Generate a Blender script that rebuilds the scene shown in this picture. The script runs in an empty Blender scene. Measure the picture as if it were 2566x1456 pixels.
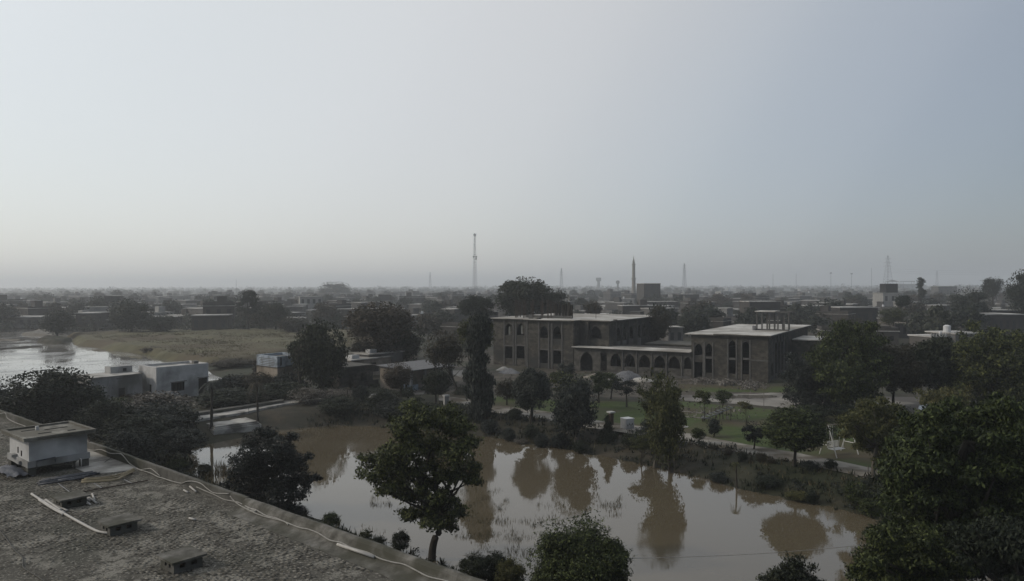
import bpy, math, random
import numpy as np
from mathutils import Vector, Matrix
R = math.radians
SC = bpy.context.scene
COL = SC.collection
random.seed(7)

# ------------------------------------------------------------------ camera
CAMH = 16.0
cam_d = bpy.data.cameras.new('camera'); cam = bpy.data.objects.new('camera', cam_d); COL.objects.link(cam)
cam_d.sensor_width = 36.0
cam_d.lens = 36.0 * 1832.0 / 2566.0
cam_d.clip_start = 0.3; cam_d.clip_end = 30000
PITCH, ROLL = -0.44, -0.16
cam.matrix_world = Matrix.Translation((0, 0, CAMH)) @ Matrix.Rotation(R(90 + PITCH), 4, 'X') @ Matrix.Rotation(R(ROLL), 4, 'Z')
SC.camera = cam
CM = cam.matrix_world.copy()

# ------------------------------------------------------------------ light
SUN_AZ, SUN_EL = -92.0, 30.0          # azimuth clockwise from +Y
w = bpy.data.worlds.new('World'); SC.world = w; w.use_nodes = True
nt = w.node_tree; nt.nodes.clear()
sky = nt.nodes.new('ShaderNodeTexSky'); sky.sky_type = 'NISHITA'; sky.sun_disc = False
sky.sun_elevation = R(SUN_EL); sky.sun_rotation = R(SUN_AZ)
sky.altitude = 200; sky.air_density = 1.0; sky.dust_density = 2.0; sky.ozone_density = 1.2
nbg = nt.nodes.new('ShaderNodeBackground'); nbg.inputs[1].default_value = 0.06
nt.links.new(sky.outputs[0], nbg.inputs[0])
# thin high overcast veil: brighter round the sun, blue grey away from it
tcw = nt.nodes.new('ShaderNodeTexCoord')
dp = nt.nodes.new('ShaderNodeVectorMath'); dp.operation = 'DOT_PRODUCT'
_az = R(-62); dp.inputs[1].default_value = (math.sin(_az) * 0.80, math.cos(_az) * 0.80, 0.60)
nrm = nt.nodes.new('ShaderNodeVectorMath'); nrm.operation = 'NORMALIZE'
nt.links.new(tcw.outputs['Generated'], nrm.inputs[0]); nt.links.new(nrm.outputs[0], dp.inputs[0])
rmp = nt.nodes.new('ShaderNodeMath'); rmp.operation = 'MULTIPLY_ADD'; rmp.inputs[1].default_value = 0.5; rmp.inputs[2].default_value = 0.5
nt.links.new(dp.outputs['Value'], rmp.inputs[0])
vr = nt.nodes.new('ShaderNodeValToRGB'); vr.color_ramp.interpolation = 'CARDINAL'
ve = vr.color_ramp.elements
ve[0].position = 0.0; ve[0].color = (0.13, 0.15, 0.18, 1)
ve[1].position = 1.0; ve[1].color = (1.02, 1.02, 1.0, 1)
for p_, c_ in ((.40, (.22, .25, .30)), (.50, (.32, .355, .41)), (.56, (.425, .46, .52)), (.638, (.57, .60, .645)), (.72, (.75, .755, .77)), (.81, (.87, .875, .885)), (.918, (.93, .955, .965))):
    q_ = ve.new(p_); q_.color = (c_[0] * .965, c_[1] * .96, c_[2] * .93, 1)
nt.links.new(rmp.outputs[0], vr.inputs[0])
vbg = nt.nodes.new('ShaderNodeBackground'); vbg.inputs[1].default_value = 1.35
nt.links.new(vr.outputs[0], vbg.inputs[0])
addw = nt.nodes.new('ShaderNodeAddShader'); nt.links.new(nbg.outputs[0], addw.inputs[0]); nt.links.new(vbg.outputs[0], addw.inputs[1])
out = nt.nodes.new('ShaderNodeOutputWorld'); nt.links.new(addw.outputs[0], out.inputs[0])
sd = bpy.data.lights.new('sun', 'SUN'); sun = bpy.data.objects.new('sun', sd); COL.objects.link(sun)
sd.energy = 2.7; sd.angle = R(2.5); sd.color = (1.0, 0.90, 0.77)
sdir = Vector((math.sin(R(SUN_AZ)) * math.cos(R(SUN_EL)), math.cos(R(SUN_AZ)) * math.cos(R(SUN_EL)), math.sin(R(SUN_EL))))
sun.rotation_euler = sdir.to_track_quat('Z', 'Y').to_euler(); sun.location = (-60, 20, 80)
SC.view_settings.view_transform = 'Standard'; SC.view_settings.look = 'None'
SC.view_settings.exposure = -0.9; SC.view_settings.gamma = 1.0; SC.view_settings.use_curve_mapping = False
SC.cycles.max_bounces = 6; SC.cycles.diffuse_bounces = 2; SC.cycles.glossy_bounces = 2
SC.cycles.transmission_bounces = 2; SC.cycles.volume_bounces = 3; SC.cycles.transparent_max_bounces = 8
SC.cycles.use_adaptive_sampling = True

# ------------------------------------------------------------------ pixel -> place (2566 px wide survey of the photograph)
def ray(px, py):
    d = Vector(((px - 1283.0) / 1832.0, -(py - 728.0) / 1832.0, -1.0))
    return (CM.to_3x3() @ d)
def P(px, py, z=0.0):
    d = ray(px, py); t = (z - CAMH) / d.z
    return Vector((d.x * t, d.y * t, z))
def PD(px, py, D):
    d = ray(px, py); t = D / d.y
    return Vector((d.x * t, D, CAMH + d.z * t))
def proj(p):
    v = CM.inverted() @ Vector(p)
    return 1283 + 1832 * v.x / -v.z, 728 - 1832 * v.y / -v.z
def M(px, D): return px * D / 1832.0

# ------------------------------------------------------------------ helpers
def tag(o, label=None, cat=None, group=None, kind=None):
    if label: o['label'] = label
    if cat: o['category'] = cat
    if group: o['group'] = group
    if kind: o['kind'] = kind
    return o
def thing(name, label, cat, loc=(0, 0, 0), rz=0.0, group=None):
    o = bpy.data.objects.new(name, None); COL.objects.link(o)
    o.location = loc; o.rotation_euler = (0, 0, rz); o.empty_display_size = 0.5
    return tag(o, label, cat, group)
def link(name, me, parent=None, loc=None, rz=None, scale=None):
    o = bpy.data.objects.new(name, me); COL.objects.link(o)
    if parent is not None: o.parent = parent
    if loc is not None: o.location = loc
    if rz is not None: o.rotation_euler = (0, 0, rz)
    if scale is not None: o.scale = scale
    return o
def npmesh(name, V, Q, mat, smooth=False):
    """V (n,3), Q (m,4) quads"""
    V = np.asarray(V, dtype=np.float32); Q = np.asarray(Q, dtype=np.int32)
    me = bpy.data.meshes.new(name)
    me.vertices.add(len(V)); me.vertices.foreach_set('co', V.ravel())
    k = Q.shape[1]
    me.loops.add(Q.size); me.loops.foreach_set('vertex_index', Q.ravel())
    me.polygons.add(len(Q))
    me.polygons.foreach_set('loop_start', np.arange(0, Q.size, k, dtype=np.int32))
    me.polygons.foreach_set('loop_total', np.full(len(Q), k, dtype=np.int32))
    me.update(calc_edges=True)
    if smooth: me.polygons.foreach_set('use_smooth', np.ones(len(Q), dtype=bool))
    me.materials.append(mat)
    return me
class B:
    """collects simple solids into one mesh"""
    def __init__(s): s.v = []; s.f = []
    def poly(s, pts, faces):
        n = len(s.v); s.v += [tuple(p) for p in pts]; s.f += [tuple(i + n for i in f) for f in faces]
    def hexa(s, p):  # 4 bottom CCW, 4 top CCW
        s.poly(p, [(3, 2, 1, 0), (4, 5, 6, 7), (0, 1, 5, 4), (1, 2, 6, 5), (2, 3, 7, 6), (3, 0, 4, 7)])
    def box(s, x0, y0, z0, x1, y1, z1):
        s.hexa([(x0, y0, z0), (x1, y0, z0), (x1, y1, z0), (x0, y1, z0), (x0, y0, z1), (x1, y0, z1), (x1, y1, z1), (x0, y1, z1)])
    def obox(s, c, ax, L, W, z0, z1):
        ax = Vector((ax[0], ax[1], 0)).normalized(); bx = Vector((-ax.y, ax.x, 0)); c = Vector((c[0], c[1], 0))
        q = [c - ax * L / 2 - bx * W / 2, c + ax * L / 2 - bx * W / 2, c + ax * L / 2 + bx * W / 2, c - ax * L / 2 + bx * W / 2]
        s.hexa([(p.x, p.y, z0) for p in q] + [(p.x, p.y, z1) for p in q])
    def prism(s, pts, z0, z1):
        n = len(pts)
        s.poly([(p[0], p[1], z0) for p in pts] + [(p[0], p[1], z1) for p in pts],
               [tuple(range(n - 1, -1, -1)), tuple(range(n, 2 * n))] + [(i, (i + 1) % n, n + (i + 1) % n, n + i) for i in range(n)])
    def tube(s, pts, r, sides=6, caps=True):
        pts = [Vector(p) for p in pts]; n = len(pts)
        rr = r if isinstance(r, (list, tuple)) else [r] * n
        base = len(s.v)
        for i, p in enumerate(pts):
            t = (pts[min(i + 1, n - 1)] - pts[max(i - 1, 0)])
            if t.length < 1e-9: t = Vector((0, 0, 1))
            t.normalize()
            a = t.cross(Vector((0, 0, 1)) if abs(t.z) < 0.9 else Vector((1, 0, 0))).normalized(); b = t.cross(a)
            for k in range(sides):
                an = 2 * math.pi * k / sides
                q = p + (a * math.cos(an) + b * math.sin(an)) * rr[i]
                s.v.append((q.x, q.y, q.z))
        for i in range(n - 1):
            for k in range(sides):
                k2 = (k + 1) % sides
                s.f.append((base + i * sides + k, base + i * sides + k2, base + (i + 1) * sides + k2, base + (i + 1) * sides + k))
        if caps:
            s.f.append(tuple(base + k for k in range(sides - 1, -1, -1)))
            s.f.append(tuple(base + (n - 1) * sides + k for k in range(sides)))
    def wall(s, p0, p1, z0, z1, th, ops=()):
        """wall from p0 to p1, thickness to the left. ops = (centre, width, zbottom, ztop, arched)"""
        p0 = Vector((p0[0], p0[1], 0)); p1 = Vector((p1[0], p1[1], 0)); d = (p1 - p0); L = d.length; d.normalize(); n = Vector((-d.y, d.x, 0))
        def piece(a, b, la, lb, ha, hb):
            A = p0 + d * a; Bq = p0 + d * b; C = Bq + n * th; D = A + n * th
            s.hexa([(A.x, A.y, la), (Bq.x, Bq.y, lb), (C.x, C.y, lb), (D.x, D.y, la), (A.x, A.y, ha), (Bq.x, Bq.y, hb), (C.x, C.y, hb), (D.x, D.y, ha)])
        xs = {}
        for (c, wd, zb, zt, ar) in ops: xs.setdefault(round(c, 2), []).append((c, wd, zb, zt, ar))
        cur = 0.0
        for key in sorted(xs):
            grp = sorted(xs[key], key=lambda q: q[2]); c = grp[0][0]; wd = max(g[1] for g in grp)
            a, b = c - wd / 2, c + wd / 2
            if a > cur + 1e-4: piece(cur, a, z0, z0, z1, z1)
            lo = z0
            for gi, g in enumerate(grp):
                if g[2] > lo + 1e-3 and gi == 0: piece(a, b, lo, lo, g[2], g[2])
                nxt = grp[gi + 1][2] if gi + 1 < len(grp) else z1
                if g[4]:
                    N = 10; k = 0.8; rise = g[1] * 0.66
                    def f(t): return math.sqrt(max(0, 1 - ((abs(t) + k) / (1 + k)) ** 2)) / math.sqrt(1 - (k / (1 + k)) ** 2)
                    for i in range(N):
                        t0 = -1 + 2 * i / N; t1 = -1 + 2 * (i + 1) / N
                        piece(a + (b - a) * i / N, a + (b - a) * (i + 1) / N, g[3] - rise * (1 - f(t0)), g[3] - rise * (1 - f(t1)), nxt, nxt)
                else: piece(a, b, g[3], g[3], nxt, nxt)
                lo = nxt
            cur = b
        if cur < L - 1e-4: piece(cur, L, z0, z0, z1, z1)
    def mesh(s, name, mat, smooth=False):
        me = bpy.data.meshes.new(name); me.from_pydata(s.v, [], s.f); me.materials.append(mat); me.update()
        if smooth: me.polygons.foreach_set('use_smooth', [True] * len(me.polygons))
        return me
    def obj(s, name, mat, parent=None, smooth=False): return link(name, s.mesh(name, mat, smooth), parent)

# ------------------------------------------------------------------ materials
KS, KL_ = 0.60, 0.80
def nodes(name):
    m = bpy.data.materials.new(name); m.use_nodes = True
    t = m.node_tree; b = t.nodes['Principled BSDF']; return m, t, b
def surf(name, cols, scale=1.0, rough=0.9, bump=0.3, detail=6, coord='Object', stain=None, stain_scale=0.15, spec=0.3, stretch=None, contrast=(0.35, 0.65), dist=0.05):
    """two/three-colour noise material, optional large stains"""
    m, t, b = nodes(name)
    tc = t.nodes.new('ShaderNodeTexCoord'); src = tc.outputs[coord]
    if stretch:
        mp = t.nodes.new('ShaderNodeMapping'); mp.inputs['Scale'].default_value = stretch
        t.links.new(src, mp.inputs[0]); src = mp.outputs[0]
    n = t.nodes.new('ShaderNodeTexNoise'); n.inputs['Scale'].default_value = scale; n.inputs['Detail'].default_value = detail; n.inputs['Roughness'].default_value = 0.65
    t.links.new(src, n.inputs['Vector'])
    r = t.nodes.new('ShaderNodeValToRGB'); e = r.color_ramp.elements
    cols = [tuple(v * KS for v in c) for c in cols]
    if stain: stain = tuple(v * KS for v in stain)
    e[0].position = contrast[0]; e[1].position = contrast[1]; e[0].color = (*cols[0], 1); e[1].color = (*cols[-1], 1)
    if len(cols) == 3:
        q = e.new((contrast[0] + contrast[1]) / 2); q.color = (*cols[1], 1)
    t.links.new(n.outputs[0], r.inputs[0]); c = r.outputs[0]
    if stain:
        n2 = t.nodes.new('ShaderNodeTexNoise'); n2.inputs['Scale'].default_value = stain_scale; n2.inputs['Detail'].default_value = 5
        t.links.new(src, n2.inputs['Vector'])
        r2 = t.nodes.new('ShaderNodeValToRGB'); r2.color_ramp.elements[0].position = 0.45; r2.color_ramp.elements[1].position = 0.62
        t.links.new(n2.outputs[0], r2.inputs[0])
        mx = t.nodes.new('ShaderNodeMixRGB'); mx.inputs[2].default_value = (*stain, 1); t.links.new(r2.outputs[0], mx.inputs[0]); t.links.new(c, mx.inputs[1]); c = mx.outputs[0]
    t.links.new(c, b.inputs['Base Color']); b.inputs['Roughness'].default_value = rough
    b.inputs['Specular IOR Level'].default_value = spec
    if bump:
        bp = t.nodes.new('ShaderNodeBump'); bp.inputs['Strength'].default_value = bump; bp.inputs['Distance'].default_value = dist
        t.links.new(n.outputs[0], bp.inputs['Height']); t.links.new(bp.outputs[0], b.inputs['Normal'])
    return m
def leafmat(name, cols, trans=0.12, rough=0.65):
    m, t, b = nodes(name)
    cols = [tuple(v * KL_ for v in c) for c in cols]
    g = t.nodes.new('ShaderNodeNewGeometry')
    r = t.nodes.new('ShaderNodeValToRGB'); e = r.color_ramp.elements
    e[0].color = (*cols[0], 1); e[1].color = (*cols[-1], 1)
    for i, c in enumerate(cols[1:-1]):
        q = e.new((i + 1) / (len(cols) - 1)); q.color = (*c, 1)
    t.links.new(g.outputs['Random Per Island'], r.inputs[0])
    oi = t.nodes.new('ShaderNodeObjectInfo')
    hs_ = t.nodes.new('ShaderNodeHueSaturation')
    ma = t.nodes.new('ShaderNodeMapRange'); ma.inputs[3].default_value = 0.75; ma.inputs[4].default_value = 1.3
    t.links.new(oi.outputs['Random'], ma.inputs[0]); t.links.new(ma.outputs[0], hs_.inputs['Value'])
    mh = t.nodes.new('ShaderNodeMath'); mh.operation = 'MULTIPLY_ADD'; mh.inputs[1].default_value = -0.05; mh.inputs[2].default_value = 0.525; t.links.new(oi.outputs['Random'], mh.inputs[0]); t.links.new(mh.outputs[0], hs_.inputs['Hue'])
    t.links.new(r.outputs[0], hs_.inputs['Color'])
    t.links.new(hs_.outputs[0], b.inputs['Base Color']); b.inputs['Roughness'].default_value = rough; b.inputs['Specular IOR Level'].default_value = 0.2
    tr = t.nodes.new('ShaderNodeBsdfTranslucent'); t.links.new(hs_.outputs[0], tr.inputs[0])
    mx = t.nodes.new('ShaderNodeMixShader'); mx.inputs[0].default_value = trans
    t.links.new(b.outputs[0], mx.inputs[1]); t.links.new(tr.outputs[0], mx.inputs[2]); t.links.new(mx.outputs[0], t.nodes['Material Output'].inputs[0])
    return m
def water(name, col, rough, bump, scale):
    m, t, b = nodes(name)
    tc = t.nodes.new('ShaderNodeTexCoord'); n = t.nodes.new('ShaderNodeTexNoise'); n.inputs['Scale'].default_value = scale; n.inputs['Detail'].default_value = 3
    t.links.new(tc.outputs['Object'], n.inputs['Vector'])
    bp = t.nodes.new('ShaderNodeBump'); bp.inputs['Strength'].default_value = bump; bp.inputs['Distance'].default_value = 0.02
    t.links.new(n.outputs[0], bp.inputs['Height']); t.links.new(bp.outputs[0], b.inputs['Normal'])
    n2 = t.nodes.new('ShaderNodeTexNoise'); n2.inputs['Scale'].default_value = 0.06; n2.inputs['Detail'].default_value = 4
    t.links.new(tc.outputs['Object'], n2.inputs['Vector'])
    r = t.nodes.new('ShaderNodeValToRGB'); r.color_ramp.elements[0].color = (*[c * 0.8 for c in col], 1); r.color_ramp.elements[1].color = (*[c * 1.2 for c in col], 1)
    t.links.new(n2.outputs[0], r.inputs[0]); t.links.new(r.outputs[0], b.inputs['Base Color'])
    mr = t.nodes.new('ShaderNodeMapRange'); mr.inputs[1].default_value = .42; mr.inputs[2].default_value = .66; mr.inputs[3].default_value = rough * .6; mr.inputs[4].default_value = rough * 3.2
    n3 = t.nodes.new('ShaderNodeTexNoise'); n3.inputs['Scale'].default_value = 0.11; n3.inputs['Detail'].default_value = 5; t.links.new(tc.outputs['Object'], n3.inputs['Vector']); t.links.new(n3.outputs[0], mr.inputs[0]); t.links.new(mr.outputs[0], b.inputs['Roughness'])
    b.inputs['IOR'].default_value = 1.5; b.inputs['Specular IOR Level'].default_value = 0.75
    return m
MT = dict(
    ground=surf('ground', [(0.028, 0.030, 0.018), (0.05, 0.045, 0.03), (0.085, 0.07, 0.048)], 0.35, bump=0.6, stain=(0.035, 0.042, 0.018), stain_scale=0.05, dist=0.4),
    lawn=surf('lawn', [(0.050, 0.078, 0.014), (0.070, 0.105, 0.022), (0.095, 0.125, 0.035)], 1.3, bump=0.5, stain=(0.10, 0.08, 0.045), stain_scale=0.11, dist=0.1, contrast=(0.3, 0.7)),
    slope_grass=surf('slope_grass', [(0.025, 0.035, 0.012), (0.05, 0.055, 0.025)], 0.8, bump=0.6, dist=0.1),
    path=surf('path', [(0.32, 0.30, 0.26), (0.44, 0.415, 0.37)], 0.8, bump=0.3, stain=(0.12, 0.10, 0.07), stain_scale=0.3),
    road=surf('road', [(0.28, 0.262, 0.235), (0.44, 0.42, 0.385)], 0.25, bump=0.3, stain=(0.14, 0.13, 0.12), stain_scale=0.12),
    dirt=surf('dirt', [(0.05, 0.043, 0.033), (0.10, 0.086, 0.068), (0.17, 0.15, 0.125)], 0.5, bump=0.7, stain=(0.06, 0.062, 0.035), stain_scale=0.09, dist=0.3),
    crop=surf('crop', [(0.105, 0.10, 0.05), (0.15, 0.14, 0.075), (0.18, 0.165, 0.09)], 0.12, bump=0.5, stain=(0.115, 0.09, 0.05), stain_scale=0.04, dist=0.5),
    mud=surf('mud', [(0.10, 0.085, 0.06), (0.2, 0.18, 0.14)], 0.2, rough=0.6, bump=0.2),
    brick=surf('brick_masonry', [(0.040, 0.037, 0.032), (0.088, 0.080, 0.066), (0.15, 0.138, 0.116)], 1.1, bump=0.8, stain=(0.050, 0.049, 0.046), stain_scale=0.22, stretch=(1, 1, 1.5)),
    greybrick=surf('grey_brick_masonry', [(0.085, 0.079, 0.070), (0.13, 0.122, 0.108), (0.17, 0.16, 0.145)], 1.3, bump=0.6, stain=(0.07, 0.067, 0.06), stain_scale=0.5, stretch=(1, 1, 1.6)),
    plaster_raw=surf('raw_plaster', [(0.10, 0.098, 0.094), (0.17, 0.166, 0.158)], 1.2, bump=0.3),
    slab=surf('fresh_concrete', [(0.52, 0.50, 0.465), (0.88, 0.86, 0.81)], 0.45, bump=0.2, stain=(0.36, 0.335, 0.295), stain_scale=0.16),
    concrete=surf('weathered_concrete', [(0.085, 0.082, 0.072), (0.15, 0.145, 0.13), (0.2, 0.195, 0.175)], 1.6, bump=0.5, stain=(0.075, 0.075, 0.055), stain_scale=0.4),
    pad=surf('pale_concrete', [(0.52, 0.505, 0.47), (0.70, 0.68, 0.63)], 1.1, bump=0.2, stain=(0.2, 0.19, 0.17), stain_scale=0.5),
    lid=surf('tank_lid', [(0.13, 0.125, 0.105), (0.24, 0.23, 0.2), (0.4, 0.385, 0.34)], 1.7, bump=0.4, stain=(0.17, 0.16, 0.13), stain_scale=0.8),
    mossy=surf('mossy_concrete', [(0.09, 0.086, 0.072), (0.17, 0.162, 0.142), (0.27, 0.26, 0.235)], 2.2, bump=0.6, stain=(0.085, 0.083, 0.062), stain_scale=0.9),
    white=surf('whitewash', [(0.62, 0.62, 0.61), (0.80, 0.80, 0.79)], 1.1, bump=0.2, stain=(0.36, 0.36, 0.35), stain_scale=0.35),
    white2=surf('stained_whitewash', [(0.40, 0.40, 0.39), (0.54, 0.54, 0.53)], 0.9, bump=0.2, stain=(0.2, 0.195, 0.18), stain_scale=0.4, stretch=(1, 1, 0.4)),
    bluewall=surf('blue_grey_paint', [(0.42, 0.50, 0.58), (0.55, 0.62, 0.70)], 1.5, bump=0.2, stain=(0.22, 0.25, 0.28), stain_scale=0.8),
    beige=surf('beige_plaster', [(0.36, 0.31, 0.25), (0.48, 0.42, 0.345)], 1.2, bump=0.2, stain=(0.2, 0.17, 0.13), stain_scale=0.4),
    greywall=surf('grey_plaster', [(0.14, 0.135, 0.13), (0.24, 0.235, 0.225)], 0.8, bump=0.2, stain=(0.12, 0.11, 0.1), stain_scale=0.2),
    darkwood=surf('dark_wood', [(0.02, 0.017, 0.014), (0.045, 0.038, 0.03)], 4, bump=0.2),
    void=surf('dark_shutter', [(0.012, 0.013, 0.014), (0.03, 0.03, 0.03)], 3, bump=0.1),
    farshutter=surf('weathered_shutter', [(0.035, 0.036, 0.038), (0.075, 0.075, 0.075)], 2, bump=0.1),
    metal=surf('grey_steel', [(0.13, 0.14, 0.15), (0.24, 0.25, 0.27)], 3, rough=0.5, bump=0.1, spec=0.5),
    whitemetal=surf('pale_painted_steel', [(0.7, 0.7, 0.67), (0.85, 0.85, 0.82)], 4, rough=0.5, bump=0.1),
    rust=surf('rusty_steel', [(0.05, 0.035, 0.028), (0.10, 0.07, 0.05)], 5, rough=0.8, bump=0.2),
    whitepipe=surf('pale_plastic_pipe', [(0.5, 0.48, 0.45), (0.66, 0.64, 0.60)], 6, rough=0.5, bump=0.1),
    blackpipe=surf('dark_plastic_pipe', [(0.05, 0.052, 0.06), (0.16, 0.17, 0.19)], 6, rough=0.45, bump=0.1),
    bamboo=surf('yellow_bamboo', [(0.24, 0.20, 0.12), (0.36, 0.31, 0.20)], 5, rough=0.6, bump=0.2),
    cable=surf('pale_cable', [(0.34, 0.33, 0.30), (0.46, 0.445, 0.41)], 6, rough=0.6, bump=0.1),
    hose=surf('dark_hose', [(0.04, 0.038, 0.032), (0.09, 0.085, 0.07)], 6, rough=0.6, bump=0.1),
    tarp=surf('grey_tarpaulin', [(0.10, 0.11, 0.13), (0.2, 0.21, 0.24)], 2.5, rough=0.6, bump=0.6, dist=0.1),
    bark=surf('bark', [(0.035, 0.030, 0.024), (0.09, 0.078, 0.062)], 3, bump=0.8, stretch=(1, 1, 0.3)),
    palebark=surf('pale_bark', [(0.12, 0.11, 0.09), (0.22, 0.2, 0.17)], 3, bump=0.5, stretch=(1, 1, 0.3)),
    sand=surf('sand', [(0.22, 0.195, 0.16), (0.34, 0.31, 0.27)], 1.5, bump=0.3),
    gravel=surf('gravel', [(0.16, 0.165, 0.175), (0.30, 0.30, 0.31)], 4, bump=0.8),
    rubble=surf('rubble', [(0.07, 0.062, 0.052), (0.14, 0.127, 0.11), (0.38, 0.36, 0.33)], 1.2, bump=0.3, contrast=(0.38, 0.6)),
    tankplastic=surf('white_tank_plastic', [(0.7, 0.71, 0.72), (0.85, 0.86, 0.87)], 2, rough=0.5, bump=0.0),
    minaret=surf('minaret_stone', [(0.20, 0.18, 0.145), (0.30, 0.27, 0.22)], 0.5, bump=0.1),
    farbrick=surf('far_brick', [(0.05, 0.046, 0.042), (0.095, 0.085, 0.075)], 0.3, bump=0.1),
    farplaster=surf('far_plaster', [(0.10, 0.095, 0.09), (0.16, 0.153, 0.143)], 0.25, bump=0.1),
    farwhite=surf('far_whitewash', [(0.30, 0.30, 0.29), (0.45, 0.44, 0.42)], 0.25, bump=0.1),
    farroof=surf('far_roof', [(0.2, 0.195, 0.185), (0.75, 0.73, 0.69)], 0.12, bump=0.1),
    towersteel=surf('tower_steel', [(0.2, 0.22, 0.25), (0.3, 0.32, 0.36)], 0.2, rough=0.5, bump=0.0),
    water=water('pond_water', (0.098, 0.081, 0.054), 0.03, 0.12, 1.2),
    flood=water('flood_water', (0.15, 0.14, 0.125), 0.07, 0.30, 0.7),
    puddle=water('puddle_water', (0.13, 0.12, 0.105), 0.05, 0.1, 1.0),
)
LF = dict(
    dark=leafmat('dark_leaves', [(0.009, 0.014, 0.008), (0.019, 0.026, 0.014), (0.045, 0.054, 0.030)]),
    bluish=leafmat('blue_green_leaves', [(0.012, 0.016, 0.014), (0.026, 0.033, 0.029), (0.062, 0.070, 0.058)]),
    green=leafmat('green_leaves', [(0.013, 0.020, 0.008), (0.032, 0.044, 0.013), (0.10, 0.12, 0.036)]),
    olive=leafmat('olive_leaves', [(0.028, 0.033, 0.012), (0.054, 0.062, 0.020), (0.11, 0.11, 0.04)]),
    bright=leafmat('bright_leaves', [(0.035, 0.052, 0.012), (0.060, 0.078, 0.020), (0.10, 0.115, 0.04)]),
    brown=leafmat('brownish_leaves', [(0.035, 0.030, 0.020), (0.055, 0.048, 0.032), (0.085, 0.072, 0.05)]),
    pale=leafmat('pale_blossom', [(0.05, 0.048, 0.036), (0.12, 0.11, 0.09), (0.27, 0.25, 0.22)]),
    far=leafmat('far_leaves', [(0.022, 0.028, 0.020), (0.038, 0.045, 0.030), (0.055, 0.06, 0.042)]),
    crophead=leafmat('crop_heads', [(0.07, 0.066, 0.032), (0.10, 0.092, 0.048), (0.13, 0.115, 0.06)]),
    straw=leafmat('straw', [(0.05, 0.05, 0.025), (0.09, 0.08, 0.045), (0.14, 0.12, 0.07)]),
)

# ------------------------------------------------------------------ setting: ground, ponds
def world_poly(px, z): return [P(a, b, z) for a, b in px]
POND_Z, FLOOD_Z = -1.5, -0.5
pond = world_poly([(470, 1128), (560, 1104), (690, 1080), (840, 1066), (980, 1072), (1130, 1083), (1200, 1092), (1300, 1108), (1480, 1136),
                   (1700, 1184), (1850, 1226), (2010, 1258), (2200, 1302), (2500, 1390), (2560, 1440), (2450, 1520), (2150, 1650),
                   (1700, 1600), (1420, 1500), (1240, 1462), (1130, 1430), (1010, 1388), (900, 1345), (800, 1300), (700, 1262), (600, 1232), (520, 1205), (478, 1180)], POND_Z)
flood = world_poly([(-500, 806), (0, 813), (60, 820), (130, 824), (262, 826), (270, 832), (196, 838), (186, 862), (300, 876), (400, 900), (490, 911),
                    (560, 950), (420, 972), (230, 1000), (0, 1010), (-500, 1040)], FLOOD_Z)
def sdist(X, Y, poly):
    """signed distance, negative inside"""
    pts = np.array([(p[0], p[1]) for p in poly]); n = len(pts)
    best = np.full(X.shape, 1e18); inside = np.zeros(X.shape, bool)
    for i in range(n):
        x0, y0 = pts[i]; x1, y1 = pts[(i + 1) % n]
        dx, dy = x1 - x0, y1 - y0; t = np.clip(((X - x0) * dx + (Y - y0) * dy) / (dx * dx + dy * dy), 0, 1)
        best = np.minimum(best, (X - x0 - t * dx) ** 2 + (Y - y0 - t * dy) ** 2)
        c = ((y0 > Y) != (y1 > Y)) & (X < (x1 - x0) * (Y - y0) / (y1 - y0 + 1e-12) + x0)
        inside ^= c
    d = np.sqrt(best); return np.where(inside, -d, d)
def bumps(X, Y):
    return 0.5 * np.sin(X * 0.9 + 1.3 * np.sin(Y * 0.5)) + 0.5 * np.sin(Y * 1.1 + 1.7 * np.sin(X * 0.43)) + 0.4 * np.sin(X * 2.3 + Y * 1.7)
def gz(X, Y):
    X = np.asarray(X, float); Y = np.asarray(Y, float)
    d = sdist(X, Y, pond) + 0.35 * bumps(X, Y)
    z = np.where(d < 0, POND_Z + np.maximum(d * 0.25, -1.0), POND_Z + 1.5 * (lambda t: t * t * (3 - 2 * t) * 0.5 + t * 0.5)(np.clip(d / 6.0, 0, 1)))
    z = z + np.where((d > 0) & (d < 6.0), 0.06 * bumps(X * 1.7, Y * 1.7), 0)
    d2 = sdist(X, Y, flood) + 0.5 * bumps(X * 0.5, Y * 0.5)
    z2 = np.where(d2 < 0, FLOOD_Z + np.maximum(d2 * 0.15, -0.6), FLOOD_Z + 0.5 * np.clip(d2 / 3.0, 0, 1))
    return np.minimum(z, z2)
def G(px, py):
    z = 0.0
    for _ in range(12):
        p = P(px, py, z); zn = float(gz(p.x, p.y)); z = 0.5 * z + 0.5 * zn
    p = P(px, py, z); p.z = float(gz(p.x, p.y)) - 0.02
    return p
def lin(a, b, n): return list(np.linspace(a, b, n))
gx = np.array(sorted(set([-9000, -5000, -2500, -1200, -700, -450, -300, -220, -190] + lin(-170, 110, 330) + [125, 150, 200, 300, 450, 700, 1200, 2500, 5000, 9000])))
gy = np.array(sorted(set([-400, -150, -60, 0, 12] + lin(20, 150, 200) + lin(152, 330, 90) + [350, 400, 500, 700, 1000, 1600, 2600, 4200, 6500, 9000])))
GX, GY = np.meshgrid(gx, gy); GZ = gz(GX, GY)
nx, ny = len(gx), len(gy)
idx = np.arange(nx * ny).reshape(ny, nx)
Q = np.stack([idx[:-1, :-1], idx[:-1, 1:], idx[1:, 1:], idx[1:, :-1]], -1).reshape(-1, 4)
tag(link('ground', npmesh('ground', np.stack([GX, GY, GZ], -1).reshape(-1, 3), Q, MT['ground'], True)), 'dark scrubby ground round the pond and out to the horizon', kind='structure')
def sheet(name, pts, z, mat, label=None, kind='structure', n=0):
    b = B(); b.poly([(p[0], p[1], z) for p in pts], [tuple(range(len(pts)))])
    return tag(b.obj(name, mat), label, kind=kind)
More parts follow.
